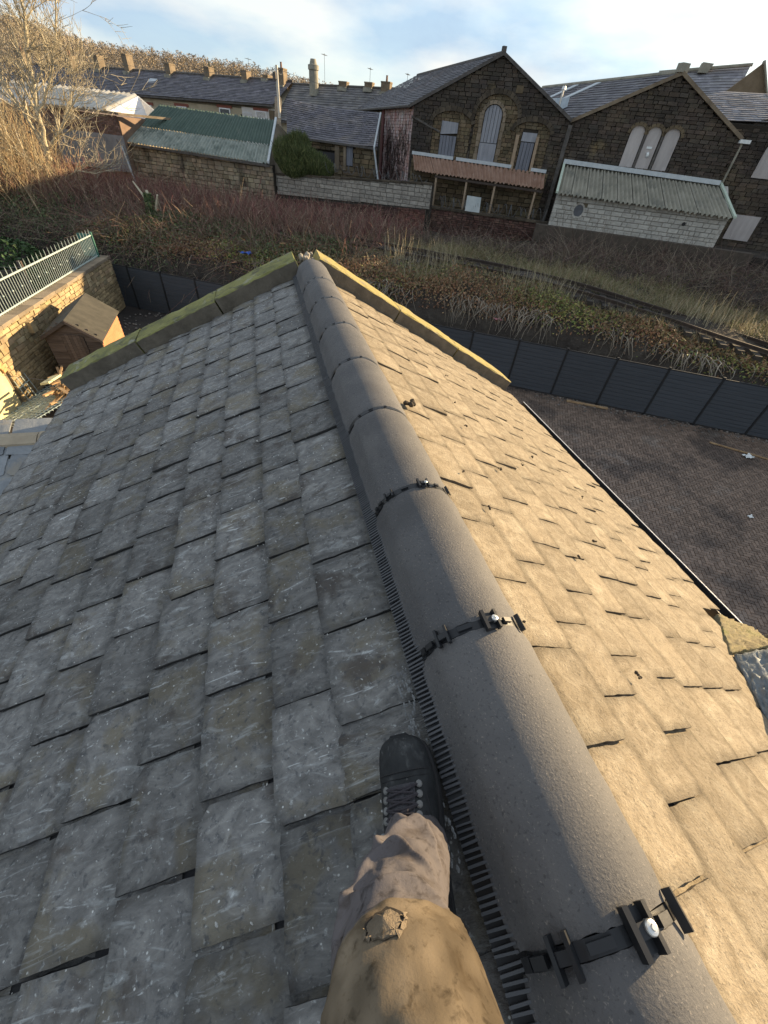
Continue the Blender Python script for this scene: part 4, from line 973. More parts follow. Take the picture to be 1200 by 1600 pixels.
# shed
sh = thing('garden_shed', 'weathered timber garden shed with a felt roof and a sunlit orange side wall', 'shed', (-6.3, 16.5, YARD))
c0 = Vector((-7.10, 15.48, YARD)); ax = Vector((.978, -.208, 0)); ay = Vector((-.035, 1.0, 0)).normalized(); SWd, SDp, EH, AH = 1.72, 2.62, 1.72, 2.22
def sp(a, b, h): return c0 + ax*a + ay*b + Vector((0,0,h))
mb = MB(); mb.prism([sp(.02,.02,0), sp(SWd-.02,.02,0), sp(SWd-.02,.02,EH), sp(SWd/2,.02,AH-.02), sp(.02,.02,EH)], ay*(SDp-.04)); mb.build('wall_core', M_djoint, sh)
nb = 13
for k in range(nb+3):
    z0 = k*EH/nb; z1 = z0+EH/nb-.006
    if z0 < EH: xa, xb = 0, SWd
    else: xa = SWd/2*(z0-EH)/(AH-EH)+.05; xb = SWd-xa
    for (a, b) in (((xa, min(.50, xb)), (1.22, xb)) if k < nb else ((xa, xb),)):
        if b-a < .04: continue
        j_ = random.uniform(-.004, .004); mb = MB(); mb.box8([sp(a, -.036+j_, z0), sp(b, -.036+j_, z0), sp(b, 0, z0), sp(a, 0, z0), sp(a, -.010, z1), sp(b, -.010, z1), sp(b, 0, z1), sp(a, 0, z1)]); mb.build('board', M_shed, sh)
    if z0 < EH:
        mb = MB(); mb.box8([sp(SWd+.026, 0, z0), sp(SWd+.026, SDp, z0), sp(SWd, SDp, z0), sp(SWd, 0, z0), sp(SWd+.010, 0, z1), sp(SWd+.010, SDp, z1), sp(SWd, SDp, z1), sp(SWd, 0, z1)]); mb.build('side_board', M_shed2, sh, label='side board with the sunlight put into its orange colour')
        mb = MB(); mb.box8([sp(-.026, 0, z0), sp(-.026, SDp, z0), sp(0, SDp, z0), sp(0, 0, z0), sp(-.010, 0, z1), sp(-.010, SDp, z1), sp(0, SDp, z1), sp(0, 0, z1)]); mb.build('board', M_shed, sh)
dr_ = bpy.data.objects.new('door', None); COL.objects.link(dr_); dr_.parent = sh; dr_.location = sp(.86, -.03, .9)-sh.location
for k in range(6):
    a = .515+k*.1165; mb = MB(); mb.obox(sp(a, -.045+random.uniform(-.004,.004), .05), ax*.111, ay*.024, (0,0,1.72 if k not in (0,5) else 1.70)); mb.build('door_board', M_shed, dr_)
mb = MB(); mb.obox(sp(1.05, -.07, .95), ax*.03, ay*.03, (0,0,.12)); mb.build('handle', M_steel, dr_)
for sg in (0, 1):
    a0, a1 = (-.10, SWd/2) if sg == 0 else (SWd+.10, SWd/2); h0 = EH-.06
    mb = MB(); P = [sp(a0, -.14, h0), sp(a1, -.14, AH), sp(a1, SDp+.12, AH), sp(a0, SDp+.12, h0)]
    if sg == 1: P = P[::-1]
    mb.box8([p for p in P]+[p+Vector((0,0,.035)) for p in P]); mb.build('roof_panel', M_felt, sh)
    mb = MB(); q0, q1 = sp(a0, -.165, h0-.075), sp(a1, -.165, AH-.075); mb.box8([q0, q1, q1+ay*.022, q0+ay*.022, q0+Vector((0,0,.10)), q1+Vector((0,0,.10)), q1+ay*.022+Vector((0,0,.10)), q0+ay*.022+Vector((0,0,.10))]); mb.build('bargeboard', M_shed, sh)

# heap of old railings, timber offcuts, odds and ends in the yard
hp = thing('railing_heap', 'heap of rusty green iron railing lengths lying between the garden wall and the house', 'scrap heap', (-7.5, 13.9, YARD))
for q in range(7):
    c = Vector((-7.62+.12*q, 14.35-.22*q, YARD+.12+.05*q)); dl = Vector((.50, .86, .05)).normalized(); dw = Vector((.80, -.50, .20)).normalized()
    sec = bpy.data.objects.new('railing_section', None); COL.objects.link(sec); sec.parent = hp; sec.location = c-hp.location
    l2 = 1.15
    for w_ in (-.42, .42):
        mb = MB(); mb.tube([c+dw*w_-dl*l2, c+dw*w_+dl*l2], .014, n=5); mb.build('rail', M_rail, sec)
    for k in range(17):
        a = c+dl*(-l2+.08+k*.135); mb = MB(); mb.tube([a-dw*.52+Vector((0,0,random.uniform(0,.03))), a+dw*.52], .009, n=4); mb.build('bar', M_rail, sec)
gt = thing('gate', 'small pale iron gate leaning against the wall beside the blocked arch', 'gate', (-7.9, 14.4, YARD))
g0 = Vector((-7.98, 14.15, YARD)); gd = WD; gu = (Vector((0,0,1))-WNr*.18).normalized()
for k in range(4): mb = MB(); mb.tube([g0+gd*.2*k+WNr*.2, g0+gd*.2*k+WNr*.2+gu*1.0], .013, n=5); mb.build('bar', M_rail, gt)
for hgt in (.05, .55, 1.0): mb = MB(); mb.tube([g0+WNr*.2+gu*hgt, g0+gd*.6+WNr*.2+gu*hgt], .016, n=5); mb.build('rail', M_rail, gt)
tp = thing('timber_pile', 'untidy pile of sawn timber offcuts below the end of the mossy coping', 'timber pile', (-6.75, 14.4, YARD))
for q in range(46):
    c = Vector((-6.60+random.gauss(0,.20), 14.15+random.gauss(0,.36), YARD+.25+random.uniform(0,.62))); d = Vector((random.gauss(0,.55), 1, random.gauss(0,.25))).normalized(); l = random.uniform(.35, .95); b_ = d.cross(Vector((0,0,1))).normalized()
    mb = MB(); mb.cbox(c, d*l, b_*random.uniform(.04,.10), d.cross(b_)*random.uniform(.03,.05)); mb.build('offcut', M_timber, tp)
mb = MB(); c = Vector((-6.70, 13.7, YARD+1.0)); mb.cbox(c, Vector((.30,-.12,.10)), Vector((.18,.52,.0)), (0,0,.06)); tag(mb.build('foam_block', plain('pale_yellow_foam', (.62,.60,.36), rough=.9)), 'pale yellow slab of foam resting on top of the timber pile', 'foam block')
mb = MB()
for k in range(9):
    c = Vector((-6.72+random.uniform(-.12,.5), 18.6+.12*k+random.uniform(-.3,.9), YARD+.1)); mb.tube([c, c+Vector((-.5+random.uniform(-.3,.1), random.uniform(-.2,.6), 1.35+random.uniform(-.3,.2)))], .014, n=4)
mb.build('garden_canes', M_timber)
tag(bpy.data.objects['garden_canes'], 'bundle of pale canes leaning on the garden wall behind the shed', 'canes')
mb = MB(); mb.tube([Vector((-5.15,18.9,YARD+.18)), Vector((-4.75,19.4,YARD+.22))], .13, n=14); tag(mb.build('clay_pipe', M_brick), 'short length of clay pipe lying behind the shed', 'pipe')
mb = MB(); mb.cbox((-3.6, 20.3, YARD+.08), (.25,.95,0), (.2,-.05,0), (0,0,.12)); tag(mb.build('concrete_post', M_grblock), 'broken concrete post lying on the soil by the panel fence', 'post')
rag('white_bag', (-4.75, 17.6, YARD+.1), .42, M_litter, 'white builders bag lying beside the shed close to the house', 'bag')
mb = MB()
for _ in range(500):
    c = Vector((random.uniform(-6.6,-1), random.uniform(14, 23), YARD)); r_ = random.uniform(.015, .07); mb.tube([c, c+Vector((0,0,r_*.5)), c+Vector((0,0,r_*.9))], [r_, r_*.85, r_*.3], n=5, c=(random.uniform(.5,1.2),)*3)
mb.build('yard_rubble', MATS['rubble_bits'], kind='stuff')
# neighbour's side beyond the wall: dark timber fence, wires
nf = thing('neighbour_fence', 'dark timber board fence in the neighbouring garden beyond the railings', 'fence', (-12, 22.5, YARD))
for k in range(26):
    for r_ in range(5):
        pass
for r_ in range(8):
    mb = MB(); mb.cbox((-13.4, 21.2, YARD+.55+.19*r_), Vector((7.4, 1.9, 0)), (0,.03,0), (0,0,.175)); mb.build('board', plain('dark_fence_board', (.075,.065,.055), rough=.9, v=.3) if r_ == 0 else MATS['dark_fence_board'], nf)
for q in (0, .5, 1):
    mb = MB(); c = Vector((-17.1, 20.2, 0)).lerp(Vector((-9.75, 22.1, 0)), q); mb.obox(c+Vector((-.08,-.1,YARD)), (.16,0,0), (0,.12,0), (0,0,2.3)); mb.build('post', M_shed, nf)

# ------------------------------------------------------------------ buildings across the railway
FN = -TX   # their fronts face the yard
def wall_slab(parent, poly, t, th, m, name='wall_core'):
    mb = MB(); mb.prism([W(s, t, z) for s, z in poly], TX*th); return mb.build(name, m, parent)
def interp(x, xs, ys): return float(np.interp(x, xs, ys))
def arch_ring(parent, sc, zs, rx, rz, t, m, n=13, dep=.12, th=.22, a0=0, a1=math.pi, name='voussoir', squash=1):
    for q in range(n):
        an = a0+(a1-a0)*(q+.5)/n; c = W(sc-math.cos(an)*rx, t, zs+math.sin(an)*rz)
        tn = (SX*math.sin(an)*rx + Vector((0,0,1))*math.cos(an)*rz); l = tn.length*(a1-a0)/n; tn.normalize(); nr = TX.cross(tn)
        mb = MB(); mb.cbox(c, tn*(l*.93), nr*th, TX*dep); mb.build(name, m, parent)
def window_board(parent, poly, t, m, name='window_boarding', th=.05, label=None):
    w_ = wall_slab(parent, poly, t, th, m, name)
    if label: w_['label'] = label
    return w_
def archpoly(s0, s1, zb, zs, rise, n=12, lean=0.0):
    c, r_ = (s0+s1)/2, (s1-s0)/2
    return [(s0, zb), (s1, zb)] + [(c+r_*math.cos(math.pi*k/n), zs+rise*math.sin(math.pi*k/n)) for k in range(n+1)]

mb = MB(); mb.obox(W(-9.6, 34.1, -5.2), SX*40, TX*30, (0,0,1.58)); mb.build('mill_yard', M_bank, kind='structure')
# --- first mill: gable, long roof running away along +Y
m1 = thing('stone_mill', 'soot blackened stone mill gable with one tall boarded arch between two boarded side arches', 'mill', W(-4.4, 36, -3.6))
T1 = 36.0; GL, GR, GA = -9.40, .60, -4.22; ZEL, ZER, ZAP = 1.66, 1.52, 4.0
def g1(u): s = GL+u; return interp(s, [GL, GA, GR], [ZEL, ZAP, ZER]) + 3.6
wall_slab(m1, [(GL, -4.5), (GR+.04, -4.5), (GR+.04, ZER-.05), (GA, ZAP-.05), (GL, ZEL-.05)], T1+.05, .4, M_djoint)
OUT1 = [(-8.0, -5.45, .95, .55), (-5.3, -2.65, 1.45, .98), (-2.72, -.42, .85, .52)]      # recessed outer arches: s0, s1, springing, rise
WIN1 = [(-7.42, -6.30), (-4.72, -3.62), (-2.12, -1.20)]
def in_arch(s, z, A): c, r_ = (A[0]+A[1])/2, (A[1]-A[0])/2; return abs(s-c) < r_ and z < A[2]+A[3]*math.sqrt(max(0, 1-((s-c)/r_)**2))
masonry(m1, W(GL, T1, -3.6), SX, FN, GR-GL, 0, g1, .185, .44, M_darkst, depth=.14, gap=.010, skip=lambda u, z: any(in_arch(GL+u, z-3.6, A) for A in OUT1), single=False, shade=.27)
for A, (w0, w1) in zip(OUT1, WIN1):
    masonry(m1, W(A[0], T1+.02, -1.0), SX, FN, A[1]-A[0], 0, A[2]+A[3]+1.0, .18, .36, M_brownst, depth=.12, gap=.012, single=False, shade=.26, proud=-.02,
        skip=lambda u, z, A=A, w0=w0, w1=w1: not in_arch(A[0]+u, z-1.0, (A[0]-.02, A[1]+.02, A[2], A[3])) or (w0 < A[0]+u < w1 and z < 1.0+(1.0 if A[3] < .9 else 1.98)))
    arch_ring(m1, (A[0]+A[1])/2, A[2], (A[1]-A[0])/2+.10, A[3]+.10, T1-.05, M_darkst if False else mat('sooty_voussoir', [(.045,.037,.029), (.10,.08,.055)], rough=.95, rnd=.35) if 'sooty_voussoir' not in MATS else MATS['sooty_voussoir'], n=11 if A[3] < .9 else 17, dep=.14, th=.24)
# boards
def plank_window(parent, s0, s1, zb, zs, rise, t, m, n=5, name='window_board'):
    c, r_ = (s0+s1)/2, (s1-s0)/2
    for q in range(n):
        a, b = s0+(s1-s0)*q/n+.012, s0+(s1-s0)*(q+1)/n-.012; top = lambda s_: zs+(rise*math.sqrt(max(0, 1-((s_-c)/r_)**2)) if rise else 0)
        wall_slab(parent, [(a, zb), (b, zb), (b, top(b)), ((a+b)/2, top((a+b)/2)), (a, top(a))], t+random.uniform(-.012, .012), .05, m, name)
    wall_slab(parent, [(s0-.02, zb-.02), (s1+.02, zb-.02), (s1+.02, zs), (s0-.02, zs)], t+.07, .03, M_djoint, 'window_void')
window_board(m1, [(-7.42,.36), (-6.30,.46), (-6.32,.96), (-7.40,1.0)], T1-.07, M_board, label='upper boarding of the left arch')
plank_window(m1, -7.42, -6.32, -.70, .31, 0, T1-.06, mat('dark_grey_boarding', [(.13,.14,.165), (.20,.21,.245)], scale=2, stretch=(2.5,2.5,.4), rough=.8, rnd=.1))
plank_window(m1, -4.72, -3.62, .18, 1.46, .46, T1-.07, M_board)
window_board(m1, [(-4.72,-.80), (-3.62,-.80), (-3.62,.15), (-4.72,.15)], T1-.09, M_board, label='lower sheet of the tall arched boarding')
arch_ring(m1, -4.17, 1.44, .68, .60, T1-.06, M_dress, n=9, dep=.15, th=.17)
for sg in (-1, 1):
    z = -.75
    while z < 1.35: h = random.uniform(.25, .5); mb = MB(); mb.cbox(W(-4.17+sg*(.69+random.uniform(0,.06)), T1-.045, z+h/2), SX*random.uniform(.15,.28), TX*.10, (0,0,h-.02)); mb.build('quoin', M_dress, m1); z += h
window_board(m1, [(-2.12,.42), (-1.22,.42), (-1.20,.84), (-2.10,.84)], T1-.07, M_board)
plank_window(m1, -2.10, -1.24, -.98, .38, 0, T1-.06, MATS['dark_grey_boarding'], 4)
M_tan = mat('tan_window_frame', [(.26,.19,.13), (.38,.29,.20)], scale=3, rough=.85)
for a, b in ((-2.44, -2.24), (-1.16, -.98)): mb = MB(); mb.obox(W(a, T1-.20, -1.0), SX*(b-a), TX*.14, SX*(-.04)+Vector((0,0,1.70))); mb.build('timber_jamb', M_tan, m1)
mb = MB(); mb.cbox(W(-2.88, T1-.08, 2.66), SX*.42, TX*.04, (0,0,.32)); mb.build('wall_plate', M_brownst, m1)
# side wall seen beyond the corner: peeling whitewash, then stone
SIDE = W(GL, T1+.05, 0)
pk = MB(); masonry(m1, Vector((SIDE.x, SIDE.y+.02, -3.2)), (0,1,0), (-1,0,0), 7.6, 0, 4.75, .16, .34, M_pink, name='whitewashed_brick', depth=.12, gap=.012, single=False, shade=.12)
mb = MB(); mb.obox((SIDE.x, SIDE.y, -4.5), (.3,0,0), (0,19.5,0), (0,0,6.05)); mb.build('side_wall', M_djoint, m1)
mb = MB(); mb.obox((SIDE.x-.14, SIDE.y+7.65, -3.2), (.3,0,0), (0,.75,0), (0,0,4.7)); mb.build('red_door_frame', mat('dark_red_timber', [(.10,.03,.028), (.15,.05,.045)], rough=.8), m1)
masonry(m1, Vector((SIDE.x, SIDE.y+8.45, -3.2)), (0,1,0), (-1,0,0), 10.5, 0, 4.65, .26, .5, M_brownst, depth=.12, gap=.02, single=False, shade=.3)
# dark creeper stems over the whitewash
P = []; 
for k in range(130):
    y0 = SIDE.y+random.uniform(.2, 7.2); z0 = -3.0+random.uniform(0, 2.6); p = Vector((SIDE.x-.09, y0, z0)); pts = [p.copy()]
    for q in range(4): p = p+Vector((random.uniform(-.015,.015), random.gauss(0,.30), random.uniform(.1,.55))); pts.append(p.copy())
    P.append([tuple(q) for q in pts])
v, f, c = stems(np.array(P), np.full(len(P), .022), pick([(.05,.035,.03), (.09,.06,.05)], len(P))); link('creeper_stems', mesh('creeper_stems', v, f, False, c), M_twig, kind='stuff')
# roof
Yd = Vector((0, 1, 0)); e0 = W(GL-.25, T1-.15, ZEL-.10); r0 = W(GA, T1-.15, ZAP+.06); e1 = e0+Yd*21.5; r1 = r0+Yd*17.0; q0 = W(GR+.0, T1-.15, ZER+.05)
slates_far(m1, e1, e0, r0, r1, 20, .42, M_fslate); slates_far(m1, q0, q0+Yd*17, r1, r0, 18, .42, M_fslate, name='slate_courses')
mb = MB(); mb.prism([p+Yd*.9-Vector((0,0,.30)) for p in (e0+Vector((.5,0,.1)), r0, q0+Vector((-.3,0,.1)))], Yd*16); mb.build('roof_core', M_djoint, m1)
mb = MB(); qq = W(GR-.3, T1+.3, -4.5); mb.obox(qq, (.3,0,0), (0,17,0), (0,0,5.9)); mb.build('side_wall', M_djoint, m1)
mb = MB()
for a, b in ((e0, r0), (r0, q0)):
    d = (b-a); mb.obox(a-TX*.06+Vector((0,0,-.10)), d, TX*.22, (0,0,.17))
mb.build('verge_stone', mat('dark_verge', [(.06,.055,.05), (.13,.12,.11)], rough=.9), m1)
mb = MB(); mb.tube([r0+Vector((0,0,-.02)), r1+Vector((0,0,-.02))], .12, n=8); mb.build('ridge', MATS['dark_verge'], m1)
mb = MB(); mb.cbox(r0+Vector((0,.1,.12)), (.22,0,0), (0,.22,0), (0,0,.28)); mb.build('finial', MATS['dark_verge'], m1)
mb = MB(); b = W(-.35, T1+.6, 2.0); mb.tube([b, b+Vector((0,0,.85))], .06, n=8); mb.tube([b+Vector((0,0,.85)), b+Vector((0,0,1.0))], [.14,.10], n=8); mb.build('flue', M_steel, m1)
mb = MB(); mb.tube([W(GL-.1, T1-.05, 1.05), W(-7.5, T1-.05, .45)], .055, n=6); mb.build('drain_pipe', MATS['dark_verge'], m1)
mb = MB(); mb.tube([e0+Vector((-.08,0,-.05)), e1+Vector((-.08,0,-.05))], .08, n=6); mb.build('gutter', MATS['dark_verge'], m1)

mb = MB(); mb.obox(W(.50, 35.74, -4.4), SX*.24, TX*.2, (0,0,5.75)); mb.build('drain_pipe', MATS['dark_verge'], m1)  # added dark filler, no pipe: hides the sunlit gap between the mills
# lean-to canopy before the mill
cp = thing('tin_canopy', 'rusty corrugated tin canopy along the foot of the blackened mill gable', 'canopy', W(-4.6, 35, -3.4))
ca0, cb0, ca1, cb1 = W(-9.15, T1-.14, -.80), W(-.10, T1-.14, -1.0), W(-7.15, 34.5, -1.60), W(.05, 34.5, -1.70)
corrugated(cp, ca1, cb1, cb0, W(-7.9, T1-.14, -.83), .24, .05, M_rust, 'roof_sheet', sheets=9)
corrugated(cp, W(-8.7, 34.9, -1.55), ca1, W(-7.9, T1-.14, -.83), ca0, .24, .04, M_rust, 'hip_sheet')
for a, b in ((-9.2, -6.3), (-6.1, -2.35), (-1.05, -.05)): mb = MB(); mb.obox(W(a, T1-.22, interp(a, [-9.2,0], [-.82,-1.0])+.03), SX*(b-a)+Vector((0,0,-.02*(b-a))), TX*.10, (0,0,.17)); mb.build('flashing', mat('pale_flashing', [(.40,.44,.46), (.52,.56,.58)], rough=.6) if a < -9 else MATS['pale_flashing'], cp)
for s in (-7.1, -5.0, -3.1, -.45): mb = MB(); mb.obox(W(s, 34.55, -3.6), SX*.12, TX*.12, (0,0,1.95)); mb.build('post', M_tan, cp)
mb = MB(); mb.obox(W(-7.15, 34.52, -1.80), SX*7.2+Vector((0,0,-.1)), TX*.10, (0,0,.12)); mb.build('beam', M_iron, cp)
masonry(m1, W(-9.2, 35.80, -3.6), SX, FN, 9.3, 0, 2.6, .24, .5, M_brownst, name='lower_wall', depth=.08, gap=.02, single=False, shade=.4)
mb = MB(); mb.box8([W(-4.60,33.66,-3.30), W(-3.62,33.66,-3.30), W(-3.62,33.70,-3.30), W(-4.60,33.70,-3.30), W(-4.62,33.70,-2.45), W(-3.68,33.70,-2.47), W(-3.68,33.74,-2.47), W(-4.62,33.74,-2.45)]); tag(mb.build('metal_sheet', mat('galvanised_sheet', [(.36,.41,.42), (.52,.55,.54)], scale=1.5, rough=.5)), 'pale metal sheet propped upright below the rusty canopy', 'metal sheet')
# dark parapet with barbed wire
M_sootbrick = mat('sooty_red_brick', [(.050,.030,.025), (.095,.050,.040), (.13,.085,.065)], scale=.9, rough=.95, bump=.6, vcol=True, rndoff=False)
pw = thing('parapet_wall', 'low sooty brick parapet wall topped by coils of wire below the canopy', 'wall', W(-3, 33.8, -4))
wall_slab(pw, [(-7.0,-5.2), (.9,-5.2), (.9,-3.40), (-7.0,-3.40)], 33.75, .35, M_djoint)
masonry(pw, W(-7.0, 33.72, -4.9), SX, FN, 7.9, 0, 1.5, .12, .32, M_sootbrick, depth=.1, gap=.02, single=False, shade=.35)
for q in range(11): mb = MB(); mb.obox(W(-7.0+.72*q, 33.62, -3.385), SX*.70, TX*.5, (0,0,.12)); mb.build('coping_stone', MATS['sooty_voussoir'], pw)
def coil_wire(name, s0, s1, t, z, rr, turns, label, m):
    pts = []
    n = turns*14
    for i in range(n+1):
        a = 2*math.pi*i/14; f = i/n; pts.append(W(s0+(s1-s0)*f+.18*math.sin(a*.37), t+rr*.5*math.cos(a+.3*math.sin(a*.21)), z+rr+rr*math.sin(a)*(.8+.2*math.sin(a*.13))))
    mb = MB(); mb.tube(pts, .016, n=4); tag(mb.build(name, m), label, 'barbed wire')
coil_wire('barbed_wire', -6.6, .7, 33.85, -3.30, .34, 26, 'coils of barbed wire along the dark parapet below the canopy', M_wire)
coil_wire('barbed_wire', -15.4, -7.6, 33.6, -2.2, .28, 22, 'coils of barbed wire along the grey block wall', M_wire)

# --- white block building with cement sheet roof
wb = thing('white_outbuilding', 'low whitewashed block outbuilding with a corrugated cement sheet roof and a round window', 'outbuilding', W(5.8, 33.1, -3.6))
WE0, WE1 = .95, 10.72
wall_slab(wb, [(WE0+.05,-4.2), (WE1-.05,-4.2), (WE1-.05,-1.88), (WE0+.05,-1.76)], 33.15, .22, MATS['wall_mortar'])
masonry(wb, W(WE0, 33.12, -3.35), SX, FN, WE1-WE0, 0, lambda u: 3.35-1.74-.012*u, .215, .46, M_whblock, name='block', depth=.1, gap=.016, rough=.03, skip=lambda u, z: ((u-(2.48-WE0))/.30)**2+((z-3.35+2.44)/.34)**2 < 1, limit=300)
for sd, s in ((-1, WE0+.05), (1, WE1-.05)):
    mb = MB(); mb.prism([W(s, 33.1, -4.2), W(s, 35.9, -4.2), W(s, 35.9, -.60), W(s, 33.1, -1.86)], SX*(-.0+.2*(-sd))); mb.build('end_wall', M_whblock, wb)
corrugated(wb, W(WE0-.10, 32.75, -1.74), W(WE1+.08, 32.75, -1.88), W(10.10, 35.9, -.60), W(.86, 35.9, -.42), .25, .068, M_asb, 'roof_sheet', sheets=11)
mb = MB(); mb.obox(W(.84, 35.62, -.40), SX*9.25+Vector((0,0,-.19)), TX*.20, (0,0,.22)); mb.build('ridge_flashing', MATS['pale_flashing'], wb)
for sd, a, b in ((0, W(WE0-.12, 32.72, -1.72), W(.84, 35.9, -.36)), (1, W(WE1+.08, 32.72, -1.86), W(10.12, 35.9, -.54))):
    mb = MB(); mb.obox(a, SX*.14, b-a, (0,0,.10)); mb.build('barge_sheet', mat('pale_green_barge', [(.36,.43,.35), (.48,.54,.44)], rough=.8) if sd == 0 else MATS['pale_green_barge'], wb)
mb = MB(); mb.tube([W(2.48, 33.075, -2.44), W(2.48, 33.14, -2.44)], .29, n=20); mb.build('round_window', mat('dull_dark_pane', [(.07,.075,.085), (.12,.125,.14)], rough=.4), wb)
for q in range(16):
    an = 2*math.pi*q/16; c = W(2.48+.32*math.cos(an), 33.06, -2.44+.35*math.sin(an)); tn = SX*(-math.sin(an))+Vector((0,0,math.cos(an))); mb = MB(); mb.cbox(c, tn*.12, TX.cross(tn)*.09, TX*.06); mb.build('window_stone', M_whblock, wb)
mb = MB(); mb.tube([W(8.55, 33.02, -2.42), W(8.55, 33.1, -2.42)], .10, n=10); mb.build('vent_hole', M_black, wb)
mb = MB(); mb.obox(W(.2, 32.55, -5.0), SX*12.6, TX*.6, (0,0,1.67)); mb.build('plinth', mat('damp_plinth', [(.055,.045,.036), (.11,.088,.068)], rough=.95, bump=.6), wb)

# --- second mill
m2 = thing('stone_mill', 'dark stone mill gable with a triple of pale boarded round-headed windows', 'mill', W(5.3, 36.1, -3.6))
T2 = 36.1; H0, H1, HA = .66, 10.02, 5.70; YL, YR, YA = 1.50, 1.42, 3.70
def g2(u): return interp(H0+u, [H0, HA, H1], [YL, YA, YR])+3.6
wall_slab(m2, [(H0,-4.5), (H1,-4.5), (H1,YR-.05), (HA,YA-.05), (H0,YL-.05)], T2+.05, .4, M_djoint)
W2 = [(4.16, 4.98), (5.10, 5.92), (6.08, 6.94)]
M_brk2 = mat('dark_brown_mill_stone', [(.042,.035,.030), (.076,.061,.048), (.140,.108,.072)], scale=.5, rough=.95, bump=.8, bscale=9, bdist=.05, vcol=True, rndoff=False, contrast=(.34,.72), layers=[((.20,.15,.08), .55, (1,1,1), .60, .70, .6)])
masonry(m2, W(H0, T2, -3.6), SX, FN, H1-H0, 0, g2, .18, .42, M_brk2, depth=.14, gap=.010, single=False, shade=.26, skip=lambda u, z: any(a < H0+u < b and -.2 < z-3.6 < 1.62 for a, b in W2))
for i, (a, b) in enumerate(W2):
    window_board(m2, archpoly(a+.03, b-.03, -.34, 1.28, .36), T2-.05, M_paleboard)
    arch_ring(m2, (a+b)/2, 1.26, (b-a)/2+.10, .44, T2-.08, M_brownst, n=7, dep=.14, th=.16)
    mb = MB(); mb.obox(W(a-.05, T2-.16, -.46), SX*(b-a+.1), TX*.12, (0,0,.12)); mb.build('sill', MATS['pale_flashing'], m2)
for s in (5.04, 6.0): mb = MB(); mb.obox(W(s-.055, T2-.14, -.34), SX*.11, TX*.2, (0,0,1.66)); mb.build('mullion', MATS['dark_verge'], m2)
mb = MB(); mb.tube([W(5.5, T2-.08, .38), W(5.62, T2-.06, .42)], .12, n=10); mb.cbox(W(5.52, T2-.06, .72), SX*.3, TX*.03, (0,0,.10)); mb.build('board_patch', M_litter, m2)
a0 = W(H0-.1, T2-.15, YL+.04); r0 = W(HA, T2-.15, YA+.10); b0 = W(H1+.15, T2-.15, YR+.04); LL = 15.0
slates_far(m2, a0+Yd*LL, a0, r0, r0+Yd*LL, 16, .5, M_fslate); slates_far(m2, b0, b0+Yd*LL, r0+Yd*LL, r0, 16, .5, M_fslate)
mb = MB(); mb.prism([p+Yd*.9-Vector((0,0,.30)) for p in (a0+Vector((.3,0,.1)), r0, b0+Vector((-.3,0,.1)))], Yd*(LL-1)); mb.build('roof_core', M_djoint, m2)
mb = MB(); qq = W(H1-.35, T2+.3, -4.5); mb.obox(qq, (.3,0,0), (0,LL,0), (0,0,5.8)); mb.build('side_wall', M_djoint, m2)
mb = MB()
for a, b in ((a0, r0), (r0, b0)): mb.obox(a-TX*.06+Vector((0,0,-.10)), b-a, TX*.22, (0,0,.18))
mb.build('verge_stone', M_chim, m2)
mb = MB(); mb.tube([r0, r0+Yd*LL], .12, n=8); mb.build('ridge', M_asb, m2)
mb = MB(); mb.cbox(r0+Vector((0,.15,.18)), (.5,0,0), (0,.4,0), (0,0,.35)); mb.build('finial', M_asb, m2)
nL = (r0-a0).cross(Yd).normalized(); nL = nL if nL.z > 0 else -nL
def on_left(f, y): return a0.lerp(r0, f)+Yd*y+nL*.09
for y0 in (6.6, 9.2): mb = MB(); P = [on_left(.30, y0), on_left(.30, y0+.55), on_left(.93, y0+.55), on_left(.93, y0)]; mb.box8([p-nL*.05 for p in P]+[p for p in P]); mb.build('rooflight', MATS['pale_flashing'], m2)
mb = MB(); c = on_left(.12, 3.4); mb.prism([c+Vector((-.1,0,.0)), c+Vector((.9,0,.42)), c+Vector((.9,0,.85)), c+Vector((-.05,0,.75))], Yd*.95); mb.build('dormer', mat('pale_dormer_sheet', [(.45,.53,.58), (.58,.65,.70)], rough=.5), m2)
mb = MB(); mb.tube([W(10.25, T2-.2, 1.35), W(10.27, T2-.2, -1.9)], .06, n=6); mb.build('drain_pipe', M_asb, m2)
mb = MB(); mb.obox(W(10.05, T2-.35, 1.28), SX*.55, TX*.35, (0,0,.16)); mb.build('hopper', M_litter, m2)

# --- third mill at the right edge, and the roof behind it
m3 = thing('stone_mill', 'dark stone mill under a long low slate roof beyond the drainpipe', 'mill', W(14, 37.5, -3.6))
T3 = 37.4
def g3(u): return interp(10.0+u, [10.0, 10.5, 18, 26], [2.05, 2.15, 5.0, 2.6])+3.6
wall_slab(m3, [(10.0,-4.6), (26,-4.6), (26,2.3), (18,4.9), (10.45,2.1), (10.0,2.0)], T3+.05, .4, M_djoint)
masonry(m3, W(10.0, T3, -3.9), SX, FN, 10, 0, lambda u: g3(u)+.2, .19, .44, M_brk2, depth=.14, gap=.010, single=False, shade=.26, skip=lambda u, z: 12.0 < 10+u < 13.6 and -.15 < z-3.9 < 1.75)
window_board(m3, archpoly(12.05, 13.55, -.1, 1.1, .6), T3-.03, M_paleboard)
window_board(m3, [(12.3,-3.2), (13.8,-3.2), (13.8,-1.9), (12.3,-1.9)], T3-.15, M_paleboard)
a0 = W(9.9, T3-.1, 2.15); r0 = W(11.2, T3+2.2, 4.0)
ea, eb = W(9.0, T3-.15, 2.20), W(24, T3-.15, 2.75); ra, rb = W(5.5, T3+4.8, 3.72), W(24, T3+4.8, 4.05)
